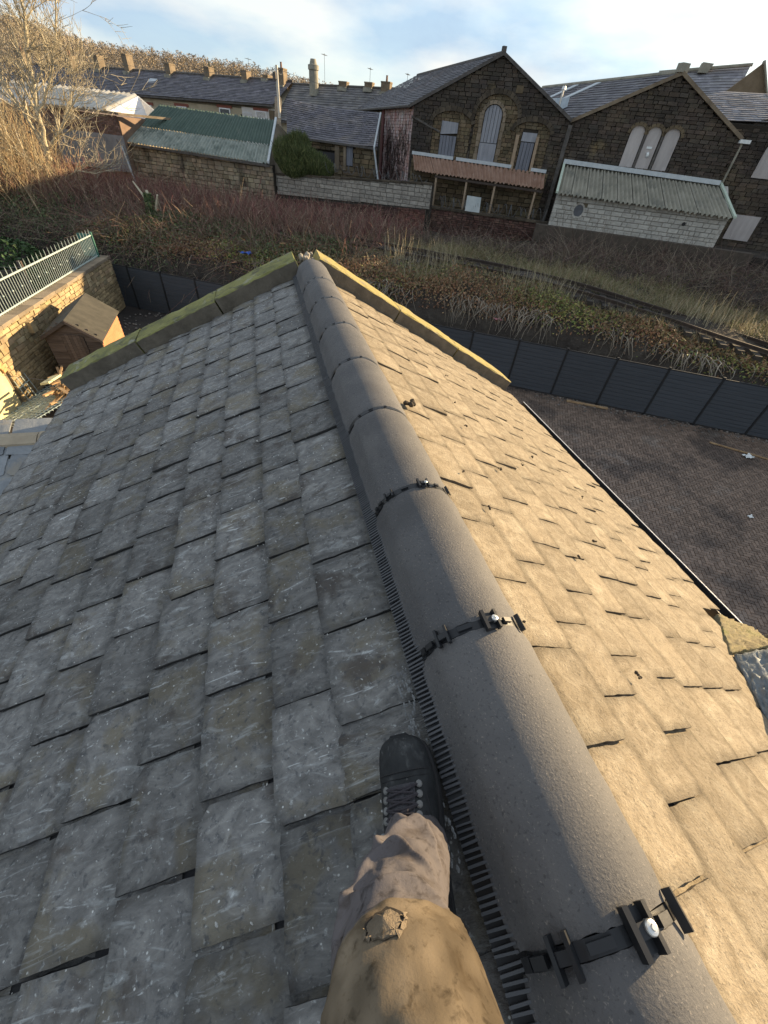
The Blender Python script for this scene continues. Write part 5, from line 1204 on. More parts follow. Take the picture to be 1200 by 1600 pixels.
slates_far(m3, ea, eb, rb, ra, 15, .45, mat('pale_frosted_slate', [(.15,.145,.155), (.24,.235,.245)], scale=1.2, dist=1.2, rough=.7, bump=.4, bscale=6, bdist=.03, vcol=True, rndoff=False, layers=[((.36,.35,.36), 2.0, (1,1,1), .56, .68, .6)]))
mb = MB(); mb.prism([ea-Vector((0,0,.08)), ra-Vector((0,0,.08)), ra-Vector((0,0,6))+TX*.0, ea-Vector((0,0,6))+TX*2.5], SX*15); mb.build('roof_core', M_djoint, m3)
m4 = thing('weaving_shed', 'pale slate roof with a small brown gable and a roof ventilator rising behind the mills', 'mill building', W(9, 46, -3.6))
T4 = 47.0
def q4(x, z): return W(x, T4, z)
slates_far(m4, W(6.0, T4-2.2, 3.3), W(10.9, T4-2.2, 3.5), W(11.6, T4+.3, 5.52), W(6.0, T4+1.5, 5.05), 12, .5, MATS['pale_frosted_slate'])
wall_slab(m4, [(9.4,3.2), (13.05,3.6), (11.75,5.45)], T4-2.0, .3, mat('brown_brick_gable', [(.15,.115,.075), (.22,.17,.115)], scale=2, rough=.95, bump=.5))
wall_slab(m4, [(6,-4), (13.2,-4), (13.2,3.4), (6,3.2)], T4+2.2, .3, M_djoint)
mb = MB(); mb.obox(W(11.68, T4-2.25, 5.40), SX*1.45+Vector((0,0,-1.90)), TX*.5, (0,0,.14)); mb.build('verge_stone', M_asb, m4)
mb = MB(); mb.tube([W(6, T4+1.2, 5.02), W(11.6, T4-.1, 5.55)], .09, n=6); mb.build('ridge', M_asb, m4)
mb = MB(); c = W(8.75, T4+.2, 5.05); mb.prism([c+SX*-.30, c+SX*.30, c+SX*.5+Vector((0,0,.46)), c+SX*-.22+Vector((0,0,.5))], TX*.6); mb.build('ventilator', M_asb, m4)

# --- low slate-roofed building and grey block wall in the middle
lb = thing('slate_outhouse', 'low stone outhouse with a sagging dark slate roof between the garage and the mill', 'outhouse', W(-16, 38, -4))
la, lb_, lc, ld = W(-19.6, 37.6, -.52), W(-12.3, 37.6, -.66), W(-13.4, 41.4, 1.24), W(-21.4, 41.4, 1.52)
slates_far(lb, la, lb_, lc, ld, 17, .30, mat('dark_purple_slate', [(.075,.073,.085), (.125,.12,.135)], scale=1.0, rough=.7, bump=.4, bscale=6, bdist=.03, vcol=True, rndoff=False, layers=[((.21,.185,.165), .45, (1,1,1), .50, .66, .7)]), sag=.12)
mb = MB(); mb.prism([la+TX*.35-Vector((0,0,.22)), lb_+TX*.35-Vector((0,0,.22)), lc-Vector((0,0,.35)), ld-Vector((0,0,.35))], Vector((0,0,-4))); mb.build('wall_core', M_djoint, lb)
masonry(lb, W(-19.4, 37.75, -4.2), SX, FN, 7.0, 0, 3.45, .26, .55, M_brownst, depth=.14, gap=.02, single=False, shade=.3, skip=lambda u, z: (1.9 < u < 3.75 and 2.2 < z < 2.95) or (4.6 < u < 5.15 and 2.2 < z < 3.4))
window_board(lb, [(-17.45,-2.0), (-15.7,-2.0), (-15.7,-1.28), (-17.45,-1.28)], 37.75, mat('dark_window_recess', [(.03,.03,.035), (.05,.05,.055)], rough=.6))
window_board(lb, [(-14.78,-1.9), (-14.28,-1.9), (-14.28,-.82), (-14.78,-.82)], 37.72, MATS['dark_grey_boarding'], 'door')
for s0_, s1_ in ((-15.7, -15.35), (-15.0, -14.8)): mb = MB(); mb.obox(W(s0_, 37.62, -2.2), SX*(s1_-s0_), TX*.12, (0,0,1.35)); mb.build('dressed_jamb', M_dress, lb)
mb = MB(); mb.obox(W(-19.65, 37.45, -.70), SX*7.35+Vector((0,0,-.14)), TX*.12, (0,0,.12)); mb.build('gutter', MATS['dark_verge'], lb)
mb = MB(); mb.obox(W(-20.6, 37.5, -.75), SX*.55, TX*4.0+SX*-1.9+Vector((0,0,2.1)), (0,0,.22)); mb.build('verge_stone', M_chim, lb)
mb = MB(); mb.tube([W(-12.5, 37.4, -.75), W(-12.05, 37.4, -2.6)], .07, n=6); mb.tube([W(-13.3, 41, 1.2), W(-12.5, 37.4, -.75)], .07, n=6); mb.build('drain_pipe', MATS['pale_flashing'], lb)
bw = thing('block_wall', 'grey concrete block wall behind the railway bank with a black damp stained top', 'wall', W(-13, 33.4, -4))
wall_slab(bw, [(-18.6,-5.2), (-6.9,-4.6), (-6.9,-2.12), (-18.6,-2.66)], 33.45, .2, M_djoint)
masonry(bw, W(-18.5, 33.42, -4.05), SX, FN, 11.5, lambda u: .28+.03*u, lambda u: 4.05-2.68+.048*u, .235, .48, M_grblock, name='block', depth=.1, gap=.016, rough=.02, cjit=.03)
for q in range(16):
    mb = MB(); u = q*.72; mb.obox(W(-18.5+u, 33.30, -2.66+.048*u), SX*.70, TX*.34, (0,0,.10)); mb.build('coping_block', MATS['sooty_voussoir'], bw)
M_rbrick = mat('sooty_brick_field', [(.055,.035,.03), (.105,.055,.045), (.20,.09,.07)], scale=.6, rough=.95, bump=.6, vcol=True, rndoff=False)
rb_ = thing('brick_wall', 'low crumbling sooty red brick retaining wall under the grey block wall', 'wall', W(-13, 33, -5))
wall_slab(rb_, [(-18.4,-5.6), (-7.2,-5.2), (-7.2,-3.42), (-18.4,-3.9)], 33.25, .15, M_djoint)
masonry(rb_, W(-18.4, 33.2, -5.4), SX, FN, 11.2, 0, lambda u: 1.45+.045*u, .11, .30, M_rbrick, name='brickwork', depth=.08, gap=.012, single=False, shade=.35)

# --- garage with a green tin roof
ga = thing('stone_garage', 'long rubble stone garage with a green corrugated tin roof', 'garage', W(-24.5, 33, -5))
wall_slab(ga, [(-30.3,-6), (-18.5,-6), (-18.5,-2.15), (-30.3,-1.95)], 33.05, .3, M_djoint)
masonry(ga, W(-30.3, 33.0, -5.7), SX, FN, 11.8, 0, lambda u: 5.7-1.98-.018*u, .21, .42, M_rubble, depth=.16, gap=.02, rough=.10, cjit=.35, limit=300, jm=mat('brown_rubble_far', [(.17,.14,.10), (.35,.295,.215)], scale=1.4, rough=.95, bump=.7, bscale=12, bdist=.04, vcol=True, layers=[((.035,.03,.025), .7, (1,1,.4), .55, .68, .75)]))
gA, gB, gC, gD = W(-30.6, 32.75, -1.86), W(-18.6, 32.75, -2.08), W(-20.05, 37.0, .16), W(-30.1, 37.0, .33)
M_green2 = mat('lichen_bleached_green_tin', [(.16,.19,.165), (.30,.325,.285)], scale=1.4, stretch=(1,1,1), rough=.7, bump=.1, layers=[((.060,.085,.072), 1.1, (1,1,1), .50, .66, .75)])
gm0, gm1 = gA.lerp(gD, .40), gB.lerp(gC, .40)
corrugated(ga, gA-Vector((0,0,-.0)), gB, gm1, gm0, .26, .062, M_green2, 'roof_sheet', sheets=12)
corrugated(ga, gm0+Vector((0,0,.02)), gm1+Vector((0,0,.02)), gC, gD, .26, .062, M_green, 'roof_sheet', sheets=12)
mb = MB(); mb.prism([W(-30.3,33.05,-2.1), W(-30.3,37,.15), W(-30.3,41,-2.1), W(-30.3,41,-6), W(-30.3,33.05,-6)], SX*.25); mb.build('end_wall', M_rubble, ga); mb = MB(); mb.prism([W(-19.4,33.05,-2.2), W(-20.2,37,.0), W(-19.4,41,-2.1), W(-19.4,41,-6), W(-19.0,33.05,-6)], SX*.25); mb.build('end_wall', M_rubble, ga)
mb = MB(); mb.obox(W(-30.6, 32.68, -2.04), SX*12.0+Vector((0,0,-.22)), TX*.12, (0,0,.12)); mb.build('gutter', MATS['dark_verge'], ga)
mb = MB(); mb.obox(W(-18.72, 32.72, -2.06), SX*.16, W(-20.05, 37.0, .20)-W(-18.6, 32.75, -2.06), (0,0,.14)); mb.build('barge_sheet', MATS['pale_flashing'], ga)

# --- grey rendered brick building and the white tin roof behind the tree
lbk = thing('brick_outbuilding', 'flat roofed brick outbuilding with a grey rendered lower wall left of the garage', 'outbuilding', W(-32.5, 32.4, -4))
mb = MB(); mb.prism([W(-36.5,32.45,-6), W(-30.35,32.45,-6), W(-30.2,32.45,-.55), W(-36.5,32.45,-.42)], TX*3.6); mb.build('wall_core', M_brownbrick, lbk)
masonry(lbk, W(-36.5, 32.42, -1.55), SX, FN, 6.2, 0, 1.05, .09, .25, mat('purple_brown_brick', [(.13,.085,.075), (.22,.145,.12)], scale=1.2, rough=.95, bump=.5, vcol=True), name='brickwork', depth=.06, gap=.012, single=False, shade=.25)
mb = MB(); mb.obox(W(-36.5, 32.32, -3.6), SX*6.3, TX*.10, (0,0,2.05)); mb.build('render_panel', mat('grey_cracked_render', [(.17,.175,.185), (.27,.275,.285)], scale=1.1, rough=.95, bump=.6, bscale=5, bdist=.06, rndoff=False, layers=[((.08,.07,.065), 3, (1,1,1), .60, .68, .7)]), lbk)
for q in range(9): mb = MB(); mb.obox(W(-36.7+.74*q, 32.2, -.44), SX*.72, TX*.5, (0,0,.13)); mb.build('coping_stone', M_dress, lbk)
mb = MB(); mb.obox(W(-30.18, 32.2, -.46), SX*.02+TX*4.4+SX*2.0, SX*.3, (0,0,.13)); mb.build('side_coping', M_dress, lbk)
mb = MB(); mb.tube([W(-30.4, 32.25, -2.1), W(-29.95, 32.25, -4.6)], .06, n=6); mb.build('drain_pipe', MATS['pale_flashing'], lbk)
wr = thing('tin_shed', 'pale corrugated tin shed roof shining behind the bare tree', 'shed', W(-38, 38, -3))
corrugated(wr, W(-47, 35.6, -.55), W(-33.9, 35.6, -.28), W(-33.3, 38.6, .78), W(-46, 38.6, .86), .55, .13, M_wtin, 'roof_sheet', sheets=13)
mb = MB(); mb.prism([W(-33.9,35.6,-.35), W(-33.3,38.6,.72), W(-31.6,38.6,-.25), W(-31.6,38.6,-4), W(-33.9,35.6,-4)], -SX*.2); mb.build('gable_sheet', M_upvc, wr)
mb = MB(); mb.obox(W(-47, 35.75, -4.5), SX*13, TX*.2, (0,0,3.9)); mb.build('wall', M_brownbrick, wr)

# --- terraces beyond
def chimney(parent, s, t, z0, w, d, h, pots=2, m=None, cap=True):
    mb = MB(); c = W(s, t, z0); mb.cbox(c+Vector((0,0,h/2)), SX*w, TX*d, (0,0,h)); st = mb.build('chimney_stack', m or M_chim, parent)
    mb = MB(); mb.cbox(c+Vector((0,0,h-.05)), SX*(w+.06), TX*(d+.06), (0,0,.10)); mb.build('chimney_cap', m or M_chim, st)
    mb = MB(); mb.obox(c-SX*(w/2+.04)-TX*(d/2+.3)+Vector((0,0,-.15)), SX*(w+.08), TX*.3, (0,0,.30)); mb.build('flashing', M_asb, st)
    for k in range(pots): mb = MB(); p = c+SX*((k-(pots-1)/2)*.32)+Vector((0,0,h)); mb.tube([p, p+Vector((0,0,.38)), p+Vector((0,0,.42))], [.11, .09, .11], n=8); mb.build('chimney_pot', MATS['orange_pot'] if 'orange_pot' in MATS else mat('orange_pot', [(.20,.12,.08), (.30,.18,.12)], rough=.9), st)
def aerial(parent, p, h):
    mb = MB(); p = Vector(p); h *= .8; mb.tube([p, p+Vector((0,0,h))], .018, n=4); b = p+Vector((0,0,h-.1)); mb.tube([b-TX*.5, b+TX*.5], .014, n=4)
    for k in range(6): q = b+TX*(-.45+.18*k); mb.tube([q-SX*.16, q+SX*.16], .009, n=3)
    mb.build('aerial', M_wire, parent)
def tag_terrace(name, label, s0, s1, t0, ze, zr0, zr1, roofm, wallm, dze=.15):
    b = thing(name, label, 'terrace', W((s0+s1)/2, t0, -5))
    slates_far(b, W(s0, t0-.3, ze), W(s1, t0-.3, ze+dze), W(s1, t0+4.2, zr1), W(s0, t0+4.2, zr0), 16, .45, roofm, lift=.035)
    slates_far(b, W(s1, t0+8.5, ze), W(s0, t0+8.5, ze), W(s0, t0+4.2, zr0), W(s1, t0+4.2, zr1), 8, 1.2, roofm)
    mb = MB(); mb.prism([W(s0, t0, -6), W(s0, t0, ze-.08), W(s0, t0+4.2, zr0-.25), W(s0, t0+8.3, ze-.1), W(s0, t0+8.3, -6)], SX*(s1-s0)); mb.build('wall', wallm, b)
    mb = MB(); mb.obox(W(s0, t0-.42, ze-.16), SX*(s1-s0)+Vector((0,0,dze)), TX*.14, (0,0,.13)); mb.build('gutter', MATS['dark_verge'], b)
    mb = MB(); mb.tube([W(s0, t0+4.2, zr0+.03), W(s1, t0+4.2, zr1+.03)], .12, n=6); mb.build('ridge', MATS['dark_verge'], b)
    return b
M_tslate = mat('terrace_slate', [(.095,.090,.102), (.155,.148,.160)], scale=.9, rough=.8, bump=.4, bscale=6, bdist=.03, vcol=True, rndoff=False, layers=[((.23,.215,.205), 1.6, (1,1,1), .58, .70, .55)])
ta = tag_terrace('terrace_row', 'long stone terrace with a dark slate roof and six chimneys behind the green garage', -52, -27.2, 50, .90, 2.93, 3.22, M_tslate, M_cream, .40)
for s, z, h in ((-46.9, 2.7, 1.45), (-41.6, 2.75, 1.0), (-36.8, 2.8, .92), (-32.4, 2.85, .85), (-30.3, 3.1, .45), (-50.8, 2.7, 1.2)): chimney(ta, s, 54.0 if h > .6 else 54.6, z, .62, .95, h, pots=0)
for s, z, h in ((-42.3, 3.0, 1.9), (-33.9, 3.1, 1.5), (-32.1, 3.6, 1.3), (-39.5, 3.1, 1.4)): aerial(ta, W(s, 54.2, z), h)
mb = MB(); mb.box8([W(-43.4, 52.2, 2.0), W(-42.5, 52.2, 2.0), W(-42.5, 52.8, 2.33), W(-43.4, 52.8, 2.33), W(-43.4, 52.1, 2.12), W(-42.5, 52.1, 2.12), W(-42.5, 52.7, 2.45), W(-43.4, 52.7, 2.45)]); mb.build('rooflight', MATS['pale_flashing'], ta)
def sash(parent, s0, s1, z0, z1, t, fm):
    mb = MB(); fr = .09
    for a, b, c, d in ((s0, s1, z0, z0+fr), (s0, s1, z1-fr, z1), (s0, s0+fr, z0+fr, z1-fr), (s1-fr, s1, z0+fr, z1-fr), (s0+fr, s1-fr, (z0+z1)/2-.03, (z0+z1)/2+.03)): mb.obox(W(a, t-.10, c), SX*(b-a), TX*.08, (0,0,d-c))
    w_ = mb.build('window', fm, parent, kind=None); mb = MB(); mb.obox(W(s0+.02, t-.05, z0+.02), SX*(s1-s0-.04), TX*.03, (0,0,z1-z0-.04)); mb.build('pane', M_glass, w_)
for s0, s1, z0, z1, fm in ((-42.95, -41.75, -.75, .34, M_upvc), (-33.5, -32.25, -.40, .72, M_upvc), (-29.35, -28.15, -.30, .78, M_upvc), (-38.6, -37.4, -.6, .5, M_upvc), (-47.3, -46.1, -.8, .3, M_upvc)):
    sash(ta, s0, s1, z0, z1, 50, fm)
    mb = MB(); mb.obox(W(s0-.25, 49.93, z1), SX*(s1-s0+.5), TX*.1, (0,0,.22)); mb.build('lintel', mat('red_painted_lintel', [(.20,.07,.05), (.28,.11,.08)], rough=.85) if 'red_painted_lintel' not in MATS else MATS['red_painted_lintel'], ta)
mb = MB(); mb.obox(W(-30.9, 49.95, -3.5), SX*3.7, TX*.06, (0,0,4.45)); mb.build('white_render', M_white, ta)
mb = MB()
for k in range(9): s = -30.8+.12*k; mb.obox(W(s, 49.86, -.6), SX*.03, TX*.03, (0,0,1.2))
for k in range(6): mb.obox(W(-30.85, 49.86, -.6+.22*k), SX*1.05, TX*.03, (0,0,.03))
mb.build('trellis', M_upvc, ta, kind='stuff')
for s in (-44.9, -36, -31.0): mb = MB(); mb.tube([W(s, 49.9, .4), W(s, 49.9, -4)], .06, n=6); mb.build('drain_pipe', MATS['dark_verge'], ta)
tb = tag_terrace('terrace_row', 'lower stone terrace with a patchy grey slate roof and a round chimney behind the outhouse', -27.2, -10.0, 50, .25, 3.02, 3.48, mat('terrace_grey_slate', [(.10,.097,.097), (.165,.158,.155)], scale=.9, rough=.8, bump=.4, bscale=6, bdist=.03, vcol=True, rndoff=False, layers=[((.25,.225,.19), .9, (1,1,1), .54, .70, .6)]), M_cream)
chimney(tb, -28.1, 53.6, 2.7, .80, .85, 1.35, pots=1); chimney(tb, -21.6, 54.2, 3.0, .85, .7, .55, pots=0); chimney(tb, -18.9, 54.2, 3.1, .8, .7, .55, pots=0); chimney(tb, -17.0, 53.8, 2.9, .9, .8, .85, pots=1); chimney(tb, -14.2, 54, 3.2, .8, .8, .6, pots=2)
mb = MB(); c = W(-24.4, 53.2, 2.3); mb.tube([c, c+Vector((0,0,1.75)), c+Vector((0,0,1.78)), c+Vector((0,0,2.1)), c+Vector((0,0,2.15)), c+Vector((0,0,2.5))], [.46, .44, .52, .52, .36, .26], n=14); mb.build('chimney_stack', M_asb, tb, label='tall round pale chimney')
for s, z, h in ((-23.7, 3.0, 2.9), (-18.9, 3.6, 1.3), (-15.1, 3.2, 1.6)): aerial(tb, W(s, 54.3, z), h)
mb = MB(); mb.obox(W(-27.5, 49.3, -6), SX*.45, TX*1.2, (0,0,6.9)); mb.build('end_wall', M_brownst, tb)
# rear buildings at the left behind the tree
tc_ = tag_terrace('terrace_row', 'nearest length of dark roofed terrace half hidden behind the bare tree', -78, -52.2, 51.5, .55, 2.75, 2.85, M_tslate, M_cream)
chimney(tc_, -56, 55.2, 2.6, .9, .9, 1.2); chimney(tc_, -63, 55.2, 2.6, .9, .9, 1.2)
# telegraph pole and its wires
tpz = thing('telegraph_pole', 'pale wooden telegraph pole standing between the two terrace roofs', 'telegraph pole', W(-21.0, 39.2, -5))
mb = MB(); mb.tube([W(-21.05, 39.2, -5), W(-20.93, 39.2, 3.10)], [.13, .095], n=10); mb.build('pole', M_wood, tpz)
mb = MB(); mb.cbox(W(-21.02, 39.0, 2.55), SX*.22, TX*.2, (0,0,.34)); mb.build('junction_box', MATS['dark_verge'], tpz)
mb = MB(); mb.tube([W(-21.0, 39.2, 2.9), W(-20.7, 39.2, 2.9)], .02, n=4); mb.build('bracket', M_wire, tpz)
def wire(name, a, b, sag, label, r_=.012):
    a = Vector(a); b = Vector(b); mb = MB(); mb.tube([a.lerp(b, i/16)-Vector((0,0,sag*4*(i/16)*(1-i/16))) for i in range(17)], r_, n=4); tag(mb.build(name, M_wire), label, 'cable')
wire('overhead_cable', W(-20.95, 39.2, 2.95), W(-27.9, 53.6, 3.9), .3, 'overhead cable from the telegraph pole to the narrow dark chimney')
wire('overhead_cable', W(-20.95, 39.2, 2.92), W(-9.0, 50, 2.0), .4, 'overhead cable running from the telegraph pole towards the mill roof')
wire('overhead_cable', W(-20.95, 39.2, 2.90), W(-50.0, 53.6, 3.6), .5, 'overhead cable running left from the telegraph pole across the terrace roof')
wire('washing_line', (-8.2, 13.0, -5.6), (-1.7, 10.5, -5.2), .12, 'thin wire stretched across the yard before the shed', .006)
wire('washing_line', (-16.5, 22.0, -4.9), (-8.3, 20.0, -4.7), .10, 'washing line strung before the dark hedge behind the railings', .010)

# ------------------------------------------------------------------ unseen house added beyond the frame so that its shade fills the yard
nh = thing('added_shade_house', 'unseen stone house with a slate roof, added to shade the paved yard', 'house', (24.5, 1, YARD))
mb = MB(); mb.prism([(20.9,-14,YARD-.1), (28,-14,YARD-.1), (28,-14,-2.6), (24.45,-14,-.6), (20.9,-14,-2.6)], (0, 25, 0)); mb.build('wall', M_stone, nh)
slates_far(nh, (20.6,11.2,-2.75), (20.6,-14.2,-2.75), (24.45,-14.2,-.52), (24.45,11.2,-.52), 14, .4, M_fslate); slates_far(nh, (28.3,-14.2,-2.75), (28.3,11.2,-2.75), (24.45,11.2,-.52), (24.45,-14.2,-.52), 14, .4, M_fslate)
for y in (-9, -4, 1.5):
    for z in (-6.2, -4.3):
        mb = MB(); mb.obox((20.84, y, z), (.06,0,0), (0,1.1,0), (0,0,1.3)); w_ = mb.build('window', M_upvc, nh); mb = MB(); mb.obox((20.82, y+.08, z+.08), (.05,0,0), (0,.94,0), (0,0,1.14)); mb.build('pane', M_glass, w_)

# ------------------------------------------------------------------ railway track
trk = bpy.data.objects.new('railway_track', None); COL.objects.link(trk); trk['kind'] = 'structure'; trk.location = W(0, 22, -4)
TKS = [-60, -30, -16, -7, -1, 2.5, 6, 10, 16, 30, 60]; TKT = [26, 24.2, 23.4, 22.7, 22.3, 21.6, 20.7, 19.9, 19.2, 17.8, 15.5]
def tk(s): return float(np.interp(s, np.linspace(-60, 60, 241), np.convolve(np.pad(np.interp(np.linspace(-60, 60, 241), TKS, TKT), 20, 'edge'), np.ones(41)/41, 'valid')))
def tkz(s): return float(np.mean([prof(s+d, tk(s+d)) for d in (-3,-2,-1,0,1,2,3)]))+.05
for off in (0, 1.45):
    mb = MB(); pr = None
    for i in range(241):
        s = -60+.5*i; p = W(s, tk(s)+off-.7, (tkz(s))+.02)
        sec_ = [p+TX*a+Vector((0,0,b)) for a, b in ((-.06,0), (-.02,.03), (-.035,.11), (-.035,.15), (.035,.15), (.035,.11), (.02,.03), (.06,0))]
        if pr:
            for k in range(7): mb.quad(pr[k], sec_[k], sec_[k+1], pr[k+1])
        pr = sec_
    mb.build('rail', M_iron, trk)
slp = MB(); slp.cbox((0,0,0), (.25,0,0), (0,2.5,0), (0,0,.14)); sme = mesh('sleeper', slp.v, slp.f); sme.materials.append(M_sleeper)
for i in range(120):
    s = -30+.65*i; 
    if s > 30: break
    ang_ = math.atan2(SX.y, SX.x); put('sleeper', sme, trk, Matrix.Translation(W(s, tk(s), tkz(s)-.085)) @ Matrix.Rotation(ang_+random.uniform(-.02,.02), 4, 'Z'))

# ------------------------------------------------------------------ vegetation
def veg(name, parts, m, kind='stuff', parent=None):
    v, f, c = join(parts); return link(name, mesh(name, v, f, False, c), m, parent, kind)
def field(N, s0, s1, t0, t1, keep=None):
    s = RNG.uniform(s0, s1, N); t = RNG.uniform(t0, t1, N)
    if keep is not None: k = keep(s, t); s, t = s[k], t[k]
    return s, t, Wn(s, t, prof(s, t))
tkv = np.vectorize(tk)
def patch(s, t, f=1.0, ph=0.0): return .5+.5*np.sin(s*.9*f+1.3*t*f*.6+ph)*np.cos(t*1.1*f-s*.35*f+ph*2)
def off_track(s, t, w=1.15): return np.abs(t-tkv(s)) > w*RNG.uniform(.75, 1.1, len(s))
# grass both sides of the line
parts = []
s, t, b = field(62000, -20, 22, 18.9, 27.0, lambda s, t: off_track(s, t, .85) & (RNG.random(len(s)) < np.interp(s, [-20, -8, -3], [.25, .45, 1.0])*np.interp(t, [18.9, 20, 25, 27], [.5, 1, 1, .25])))
N = len(s); d = np.stack([RNG.normal(0,.45,N), RNG.normal(0,.45,N), np.ones(N)], -1)
parts.append(stems(curved(b, d, RNG.uniform(.12,.42,N)*(.6+.8*patch(s,t)), 3, .8, .25), RNG.uniform(.008,.015,N), pick([(.27,.225,.125),(.33,.275,.16),(.20,.19,.085),(.165,.175,.065),(.37,.32,.21),(.30,.215,.12)], N)))
s, t, b = field(1500, -8, 18, 19.6, 22, lambda s, t: patch(s, t, .8, 1) > .62); N = len(s); d = np.stack([RNG.normal(0,.14,N), RNG.normal(0,.14,N), np.ones(N)], -1)
parts.append(stems(curved(b, d, RNG.uniform(.5,1.15,N), 3, .2), RNG.uniform(.006,.011,N), pick([(0.465,0.403,0.264),(0.372,0.310,0.186),(0.527,0.465,0.326)], N)))
veg('dry_grass', parts, M_leaf)
# russet and green creeper leaves along the bank top
parts = []
s, t, b = field(56000, -22, 22, 18.15, 21.0, lambda s, t: (RNG.random(len(s)) < np.interp(t, [18.15, 18.6, 19.5, 21.0], [.15, 1, .9, .1])) & off_track(s, t, 1.1))
N = len(s); b = b+np.stack([RNG.normal(0,.05,N), RNG.normal(0,.05,N), RNG.uniform(.02,.30,N)*(.4+.9*patch(s,t,1.2))], -1); gmix = patch(s, t, .7, 2.1)[:, None]+RNG.normal(0,.25,(N,1))
c1 = pick([(.24,.115,.060),(.30,.165,.085),(.20,.11,.065),(.33,.22,.12),(.28,.20,.10)], N); c2 = pick([(0.186,0.217,0.054),(0.132,0.178,0.046),(0.310,0.287,0.085),(0.248,0.248,0.078)], N)
parts.append(leaves(b, RNG.uniform(.035,.075,N), np.where(gmix > .78, c2, c1), .8))
veg('bank_creeper', parts, M_leaf)
# pale roots and dead stems hanging over the cut bank
s, t, b = field(1500, -12, 22, 18.45, 18.95, lambda s, t: patch(s, t*0, 1.6, .5)+RNG.normal(0,.18,len(s)) > .50); N = len(s); b[:, 2] += RNG.uniform(.02,.2,N)
tt = np.linspace(0, 1, 6)[None, :]; ln = RNG.uniform(.5, 1.9, N)[:, None]; out = RNG.uniform(.25,.75,N)[:, None]; drift = RNG.normal(0,.35,N)[:, None]
P = np.empty((N, 6, 3)); fwd = -(out*np.sqrt(tt)); sid = drift*tt + .07*np.sin(tt*7+RNG.uniform(0,6,N)[:, None])
P[..., 0] = b[:, :1]+TX.x*fwd+SX.x*sid; P[..., 1] = b[:, 1:2]+TX.y*fwd+SX.y*sid; P[..., 2] = b[:, 2:]+.18*np.sin(tt*3.14)*out-ln*tt**1.7
veg('hanging_roots', [stems(P, RNG.uniform(.011,.025,N), pick([(.30,.25,.19),(.38,.33,.26),(.20,.16,.115)], N), .3)], M_twig)
# brambles on the dark bank below the mills
parts = []
s, t, b = field(9000, -12, 20, 25.2, 33.0, lambda s, t: RNG.random(len(s)) < np.interp(t, [25.2, 26.5, 32, 33], [.4, 1, 1, .7])); N = len(s); d = np.stack([RNG.normal(0,.75,N), RNG.normal(0,.75,N), np.ones(N)], -1)
parts.append(stems(curved(b, d, RNG.uniform(.5,1.5,N)*(.5+.8*patch(s,t,.8))*np.where(s > .5, np.interp(t, [25, 29, 32.4, 33], [1, 1, .95, .5]), np.interp(t, [25, 29, 31, 33], [1, .9, .45, .22])), 5, .9, .45), RNG.uniform(.008,.017,N), pick([(0.116,0.070,0.059),(0.155,0.101,0.078),(0.202,0.155,0.116),(0.085,0.062,0.051),(0.264,0.217,0.155)], N), .4))
s, t, b = field(16000, -12, 20, 25.0, 32.5); N = len(s); b[:, 2] += RNG.uniform(.02,.5,N)*patch(s,t,.9,.7)
parts.append(leaves(b, RNG.uniform(.03,.07,N), pick([(0.093,0.070,0.046),(0.132,0.101,0.054),(0.085,0.093,0.039),(0.155,0.132,0.078)], N), .5))
veg('brambles', parts, M_leaf)
# red stemmed thicket in the middle and left
parts = []
s, t, b = field(9500, -31, -6, 19.8, 32.4, lambda s, t: (RNG.random(len(s)) < np.interp(s, [-31,-28,-10,-6], [.5,1,1,.15])) & (RNG.random(len(s)) < np.interp(t, [19.8, 22.5, 24, 32.4], [.15, .7, 1, 1]))); N = len(s)
d = np.stack([RNG.normal(0,.32,N), RNG.normal(0,.32,N), np.ones(N)], -1); w_ = np.clip((t-21.5)/6+RNG.normal(0,.3,N), 0, 1)[:, None]
cr1 = pick([(.25,.090,.085),(.30,.115,.105),(.20,.075,.07),(.32,.165,.14)], N); cr0 = pick([(.24,.14,.10),(.31,.21,.14),(.17,.105,.075),(.23,.115,.09)], N)
parts.append(stems(curved(b, d, RNG.uniform(.55,1.55,N)*np.interp(s, [-31,-20,-8,-6],[1.2,.95,.75,.5])*np.interp(t, [20, 29, 32.4], [1, 1, .6]), 5, .55, .12), RNG.uniform(.010,.024,N), (cr0*(1-w_)+cr1*w_)*RNG.uniform(.45,1.35,(N,1)), .35))
k3 = RNG.integers(2, 4, N); P9 = curved(b, d, RNG.uniform(.5,1.3,N), 5, .5); b9 = P9[np.arange(N), k3]; d9 = np.stack([RNG.normal(0,.8,N), RNG.normal(0,.8,N), np.ones(N)], -1)
parts.append(stems(curved(b9, d9, RNG.uniform(.25,.7,N), 4, .7), RNG.uniform(.007,.013,N), pick([(.30,.20,.14),(.24,.115,.10),(.36,.27,.19),(.16,.09,.075)], N, .35), .4))
veg('red_stem_thicket', parts, M_twig)
